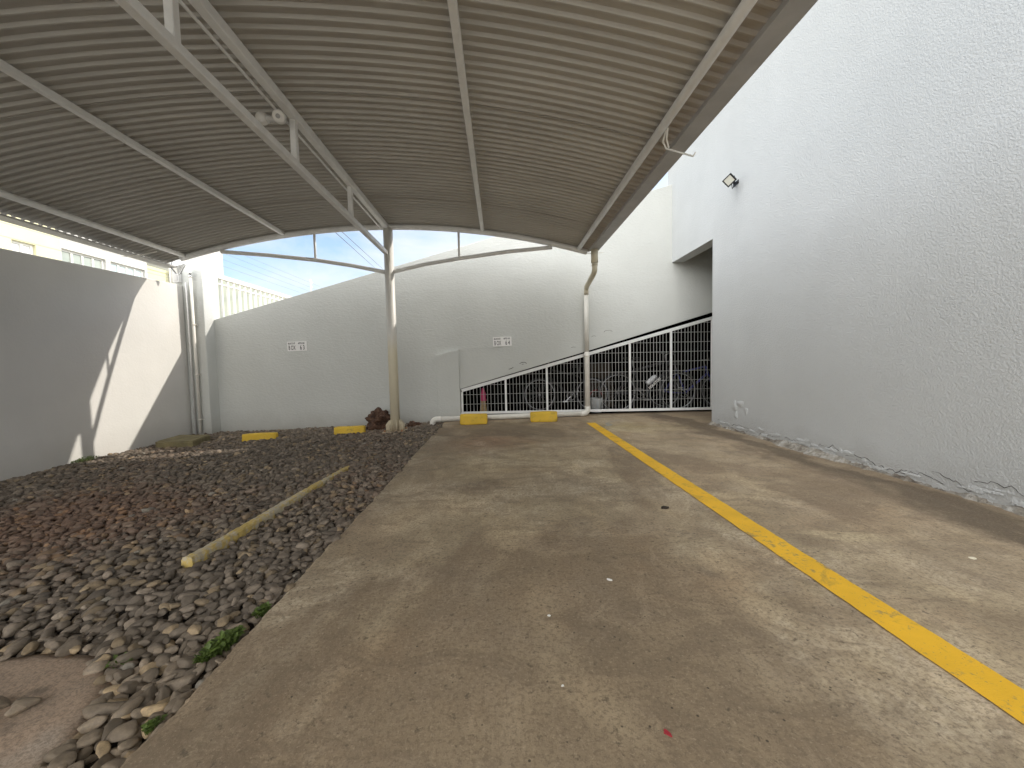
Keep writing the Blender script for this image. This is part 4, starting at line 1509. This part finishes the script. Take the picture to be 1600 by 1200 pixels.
def facade(name, label, wallmat, x, y0, y1, z1, depth, wins, roofmat=None, extra=None):
    """house whose front faces +X at x; windows are (ya, yb, za, zb, panes, glass)"""
    t = thing(name, (x, y0, 0), label, 'building')
    mb = MB()
    # wall face built as cells round the window openings so that the panes sit back in it
    ycut = sorted({y0, y1, *[w_[0] for w_ in wins], *[w_[1] for w_ in wins]})
    zcut = sorted({-0.3, z1, *[w_[2] for w_ in wins], *[w_[3] for w_ in wins]})
    for i in range(len(ycut) - 1):
        for j in range(len(zcut) - 1):
            cy, cz = (ycut[i] + ycut[i + 1]) / 2, (zcut[j] + zcut[j + 1]) / 2
            if any(w_[0] < cy < w_[1] and w_[2] < cz < w_[3] for w_ in wins):
                continue
            mb.add([(x, ycut[i], zcut[j]), (x, ycut[i + 1], zcut[j]), (x, ycut[i + 1], zcut[j + 1]), (x, ycut[i], zcut[j + 1])], [(0, 1, 2, 3)])
    for w_ in wins:
        a, b_, c_, d_ = w_[:4]
        e = x - 0.14
        mb.add([(x, a, c_), (x, b_, c_), (x, b_, d_), (x, a, d_), (e, a, c_), (e, b_, c_), (e, b_, d_), (e, a, d_)], [(0, 1, 5, 4), (1, 2, 6, 5), (2, 3, 7, 6), (3, 0, 4, 7)])
    xb = x - depth
    mb.add([(x, y0, -0.3), (x, y0, z1), (xb, y0, z1), (xb, y0, -0.3)], [(0, 1, 2, 3)])
    mb.add([(x, y1, -0.3), (x, y1, z1), (xb, y1, z1), (xb, y1, -0.3)], [(0, 3, 2, 1)])
    mb.add([(xb, y0, -0.3), (xb, y1, -0.3), (xb, y1, z1), (xb, y0, z1)], [(0, 3, 2, 1)])
    mb.build('wall', wallmat, t, fix=False)
    mb = MB()
    mb.box(xb - 0.02, x + 0.02, y0 - 0.02, y1 + 0.02, z1 + 0.001, z1 + 0.12)
    mb.build('roof', roofmat or wallmat, t)
    for w_ in wins:
        a, b_, c_, d_, np_, gm = w_
        e = x - 0.10
        fw = 0.06
        mb = MB()
        mb.bar((e, a, c_ + fw / 2), (e, b_, c_ + fw / 2), 0.05, fw)
        mb.bar((e, a, d_ - fw / 2), (e, b_, d_ - fw / 2), 0.05, fw)
        for k in range(np_ + 1):
            yy_ = a + fw / 2 + (b_ - a - fw) * k / np_
            mb.bar((e, yy_, c_ + fw), (e, yy_, d_ - fw), 0.05, fw, up=(0, 1, 0))
        fr = mb.build('window', M['frame_white'], t)
        mb = MB()
        mb.box(e - 0.012, e - 0.004, a + 0.01, b_ - 0.01, c_ + 0.01, d_ - 0.01)
        mb.build('pane', M[gm], fr)
    return t


# the far side of the street: distances scale with what the photograph shows over the wall
XH = -13.0
facade('house', 'cream rendered house with one small curtained window above the left wall', M['cream'], XH, 10.42, 12.06, 7.6, 8,
       [(10.90, 11.44, 3.5, 4.62, 2, 'curtain')])
facade('house', 'white rendered block with two long rows of windows above the left wall', M['white_render'], XH - 0.06, 12.08, 14.95, 7.4, 9,
       [(12.14, 13.44, 3.6, 4.75, 4, 'glass'), (13.60, 14.86, 3.6, 4.74, 4, 'glass_pale')])
facade('house', 'narrow grey house at the far left edge above the wall', M['grey_render'], XH - 0.2, 8.0, 10.40, 8.0, 8,
       [(9.3, 10.0, 4.9, 5.9, 2, 'glass')])
facade('house', 'low cream house with an ochre panel just left of the corner pillar', M['cream'], XH - 0.5, 14.97, 16.4, 4.95, 6,
       [(15.15, 15.55, 4.05, 4.5, 2, 'tan')])
facade('house', 'tall white block behind the slat fence, just right of the corner pillar', M['white_render'], XH, 16.42, 18.9, 9.0, 8,
       [(17.0, 18.0, 2.6, 3.8, 3, 'glass')])
facade('house', 'low grey green house seen between the slats of the white fence', simple('sage_render', (0.30, 0.325, 0.27), 0.85, var=0.05, nscale=1), -9.0, 13.0, 18.2, 3.95, 1.0,
       [(15.0, 15.7, 2.2, 3.2, 2, 'glass'), (16.6, 17.4, 2.2, 3.2, 2, 'glass')])

# two power lines crossing the sky
for k, (a, b_) in enumerate((((-5.13, 12, 5.31), (-17.8, 66, 14.83)), ((-4.94, 12, 5.336), (-17.2, 66, 15.28)))):
    mb = MB()
    A_, B_ = Vector(a), Vector(b_)
    pts = []
    for t in np.linspace(0, 1, 24):
        p = A_.lerp(B_, t)
        p.z += 0.0
        pts.append(p)
    mb.tube(pts, 0.012, 5, cap=False)
    tag(mb.build('power_line', M['cable'], fix=False), ['upper dark power line across the sky by the column', 'lower dark power line across the sky by the column'][k], 'power line', 'power lines beyond the wall')

# ------------------------------------------------------------------ gravel
def pebble_field():
    import bmesh
    rs = np.random.RandomState(42)

    def base(sub):
        bm = bmesh.new()
        bmesh.ops.create_icosphere(bm, subdivisions=sub, radius=1)
        bm.verts.ensure_lookup_table()
        V = np.array([v.co[:] for v in bm.verts])
        F = np.array([[v.index for v in f.verts] for f in bm.faces])
        bm.free()
        return V, F

    def variants(V, n):
        out = []
        for i in range(n):
            W = V.copy()
            # flatten random facets to make worn, irregular stones
            for _ in range(11):
                d = rs.normal(size=3)
                d /= np.linalg.norm(d)
                c = 0.55 + 0.28 * rs.rand()
                pr = W @ d
                over = np.maximum(pr - c, 0)
                W -= np.outer(over * 0.9, d)
            W *= 1 + 0.035 * np.sin(V @ rs.normal(size=3) * 3 + rs.rand() * 6)[:, None]
            out.append(W)
        return out

    # positions: jittered hexagonal layers
    def layer(sp, dz, y0, y1, seed):
        q = np.random.RandomState(seed)
        P = []
        j = 0
        y = y0
        while y < y1:
            x = XL + 0.02 + (sp / 2 if j % 2 else 0)
            while x < XE - 0.002:
                P.append((x + q.normal() * sp * 0.24, y + q.normal() * sp * 0.24))
                x += sp
            y += sp * 0.86
            j += 1
        return np.array(P), dz

    sets = []
    for (sp, dz, ya, yb, sd) in ((0.046, -0.016, 0.1, 7.08, 1), (0.050, 0.000, 0.1, 7.08, 2), (0.17, 0.012, 0.1, 7.08, 3)):
        P, d = layer(sp, dz, ya, yb, sd)
        sets.append(np.column_stack([P, np.full(len(P), d)]))
    P = np.concatenate(sets)
    keep = (P[:, 0] > XL + 0.015) & (P[:, 0] < XE - 0.012) & (P[:, 1] < YB - 0.01)
    # clear of what stands in the gravel
    rr_ = np.hypot(P[:, 0] - CM[0], P[:, 1] - CM[1])
    ang = np.arctan2(P[:, 1] - CM[1], P[:, 0] - CM[0])
    edge = RMH - 0.022 + 0.035 * np.sin(5 * ang) + 0.02 * np.sin(11 * ang + 1)
    keep &= (rr_ > edge)
    keep &= ~((np.abs(P[:, 0] + 1.715) < 0.19) & (np.abs(P[:, 1] - YC) < 0.19))
    keep &= ~((P[:, 0] < -4.66 + 0.0 * P[:, 1]) & (P[:, 0] > -5.24) & (P[:, 1] > 5.80) & (P[:, 1] < 6.40))
    for x, y, z, rz, ln, lab, sd in ws[:2]:
        dx, dy = P[:, 0] - x, P[:, 1] - y
        u, v = dx * math.cos(rz) + dy * math.sin(rz), -dx * math.sin(rz) + dy * math.cos(rz)
        keep &= ~((np.abs(u) < ln / 2 + 0.005) & (np.abs(v) < 0.068))
    tt = (P[:, 1] - 2.06) / (4.12 - 2.06)
    xk = -1.705 + 0.10 * tt
    keep &= ~((tt > -0.005) & (tt < 0.97) & (np.abs(P[:, 0] - xk) < 0.030))
    keep &= ~((P[:, 1] < -9) & (np.abs(P[:, 0] + 1.715) < 0.05))
    P = P[keep]
    # a few strays on the manhole cover and on the slab edge
    ex = []
    for k in range(17):
        ex.append((-1.50 - 0.30 * rs.rand(), 1.04 + 0.16 * rs.rand(), 0.022))
    for k in range(14):
        ex.append((XE - 0.01 + 0.03 * rs.rand(), 1.2 + 5.5 * rs.rand(), 0.05))
    P = np.concatenate([P, np.array(ex)])
    dist = np.hypot(P[:, 0], P[:, 1])
    V3, F3 = base(3)
    V2, F2 = base(2)
    near = dist < 2.4
    Va, Fa, Ca = [], [], []
    off = 0
    for mask, (V, F), nv in ((near, (V3, F3), 18), (~near, (V2, F2), 18)):
        Q = P[mask]
        n = len(Q)
        var = np.array(variants(V, nv))
        idx = rs.randint(0, nv, n)
        S = np.exp(rs.normal(0, 0.22, n)) * 0.0228
        S = np.where(rs.rand(n) < 0.05, S * 1.35, S)
        sc = np.column_stack([S * (1.12 + 0.50 * rs.rand(n)), S * (0.78 + 0.30 * rs.rand(n)), S * (0.56 + 0.26 * rs.rand(n))])
        yaw = rs.rand(n) * 6.283
        tx_, ty_ = rs.normal(0, 0.20, n), rs.normal(0, 0.20, n)
        cy, sy = np.cos(yaw), np.sin(yaw)
        z0 = np.array([gz(a, b) for a, b in Q[:, :2]]) + Q[:, 2] + rs.normal(0, 0.004, n)
        step = 3000
        for s in range(0, n, step):
            e = min(n, s + step)
            W = var[idx[s:e]] * sc[s:e, None, :]
            x, y, z = W[..., 0], W[..., 1], W[..., 2]
            # tilt about x then y, then yaw
            c1, s1 = np.cos(tx_[s:e])[:, None], np.sin(tx_[s:e])[:, None]
            y, z = y * c1 - z * s1, y * s1 + z * c1
            c2, s2 = np.cos(ty_[s:e])[:, None], np.sin(ty_[s:e])[:, None]
            x, z = x * c2 + z * s2, -x * s2 + z * c2
            cc, ss = cy[s:e][:, None], sy[s:e][:, None]
            x, y = x * cc - y * ss, x * ss + y * cc
            W = np.stack([x + Q[s:e, 0][:, None], y + Q[s:e, 1][:, None], z + z0[s:e][:, None]], -1)
            m_ = e - s
            Va.append(W.reshape(-1, 3))
            Fa.append((F[None] + (np.arange(m_) * len(V))[:, None, None] + off).reshape(-1, 3))
            off += m_ * len(V)
            # stone colours
            t = rs.rand(m_)
            c = np.array([0.176, 0.142, 0.108])[None] * np.exp(rs.normal(0, 0.30, (m_, 1)))
            qx, qy = Q[s:e, 0], Q[s:e, 1]
            red = np.clip(np.exp(-(((qx + 3.0) / 1.3) ** 2 + ((qy - 3.0) / 0.75) ** 2)) * 1.2 + 0.35 * np.sin(qx * 2.3 + qy * 1.1) - 0.2 + rs.normal(0, 0.2, m_), 0, 1)[:, None]
            c = c * (1 - red * 0.7) + np.array([0.215, 0.120, 0.078])[None] * red * 0.7
            near_tan = np.clip(1.25 - (qy - 0.75) / 0.75, 0, 1)[:, None] * np.clip((qx + 2.6) / 0.6, 0, 1)[:, None]
            c = c * (1 + near_tan * np.array([0.42, 0.36, 0.22])[None])
            tan = (rs.rand(m_) < 0.12)[:, None]
            c = np.where(tan, c * np.array([1.5, 1.4, 1.15]), c)
            pale = (rs.rand(m_) < 0.006)[:, None]
            c = np.where(pale, np.array([[0.30, 0.27, 0.22]]), c)
            Ca.append(np.repeat(c, len(V), 0))
    Va, Fa, Ca = np.concatenate(Va), np.concatenate(Fa), np.concatenate(Ca)
    me = bpy.data.meshes.new('gravel')
    me.vertices.add(len(Va))
    me.vertices.foreach_set('co', Va.astype(np.float32).ravel())
    nf = len(Fa)
    me.loops.add(nf * 3)
    me.loops.foreach_set('vertex_index', Fa.astype(np.int32).ravel())
    me.polygons.add(nf)
    me.polygons.foreach_set('loop_start', (np.arange(nf) * 3).astype(np.int32))
    me.polygons.foreach_set('use_smooth', np.ones(nf, dtype=bool))
    at = me.color_attributes.new('stone', 'FLOAT_COLOR', 'POINT')
    at.data.foreach_set('color', np.column_stack([Ca, np.ones(len(Ca))]).astype(np.float32).ravel())
    me.update()
    me.validate()
    me.materials.append(M['pebble'])
    o = bpy.data.objects.new('gravel', me)
    col.objects.link(o)
    tag(o, 'dark brown river pebbles covering the parking bays on the left', 'gravel', kind='stuff')
    print('pebbles', len(P), 'faces', nf)


pebble_field()
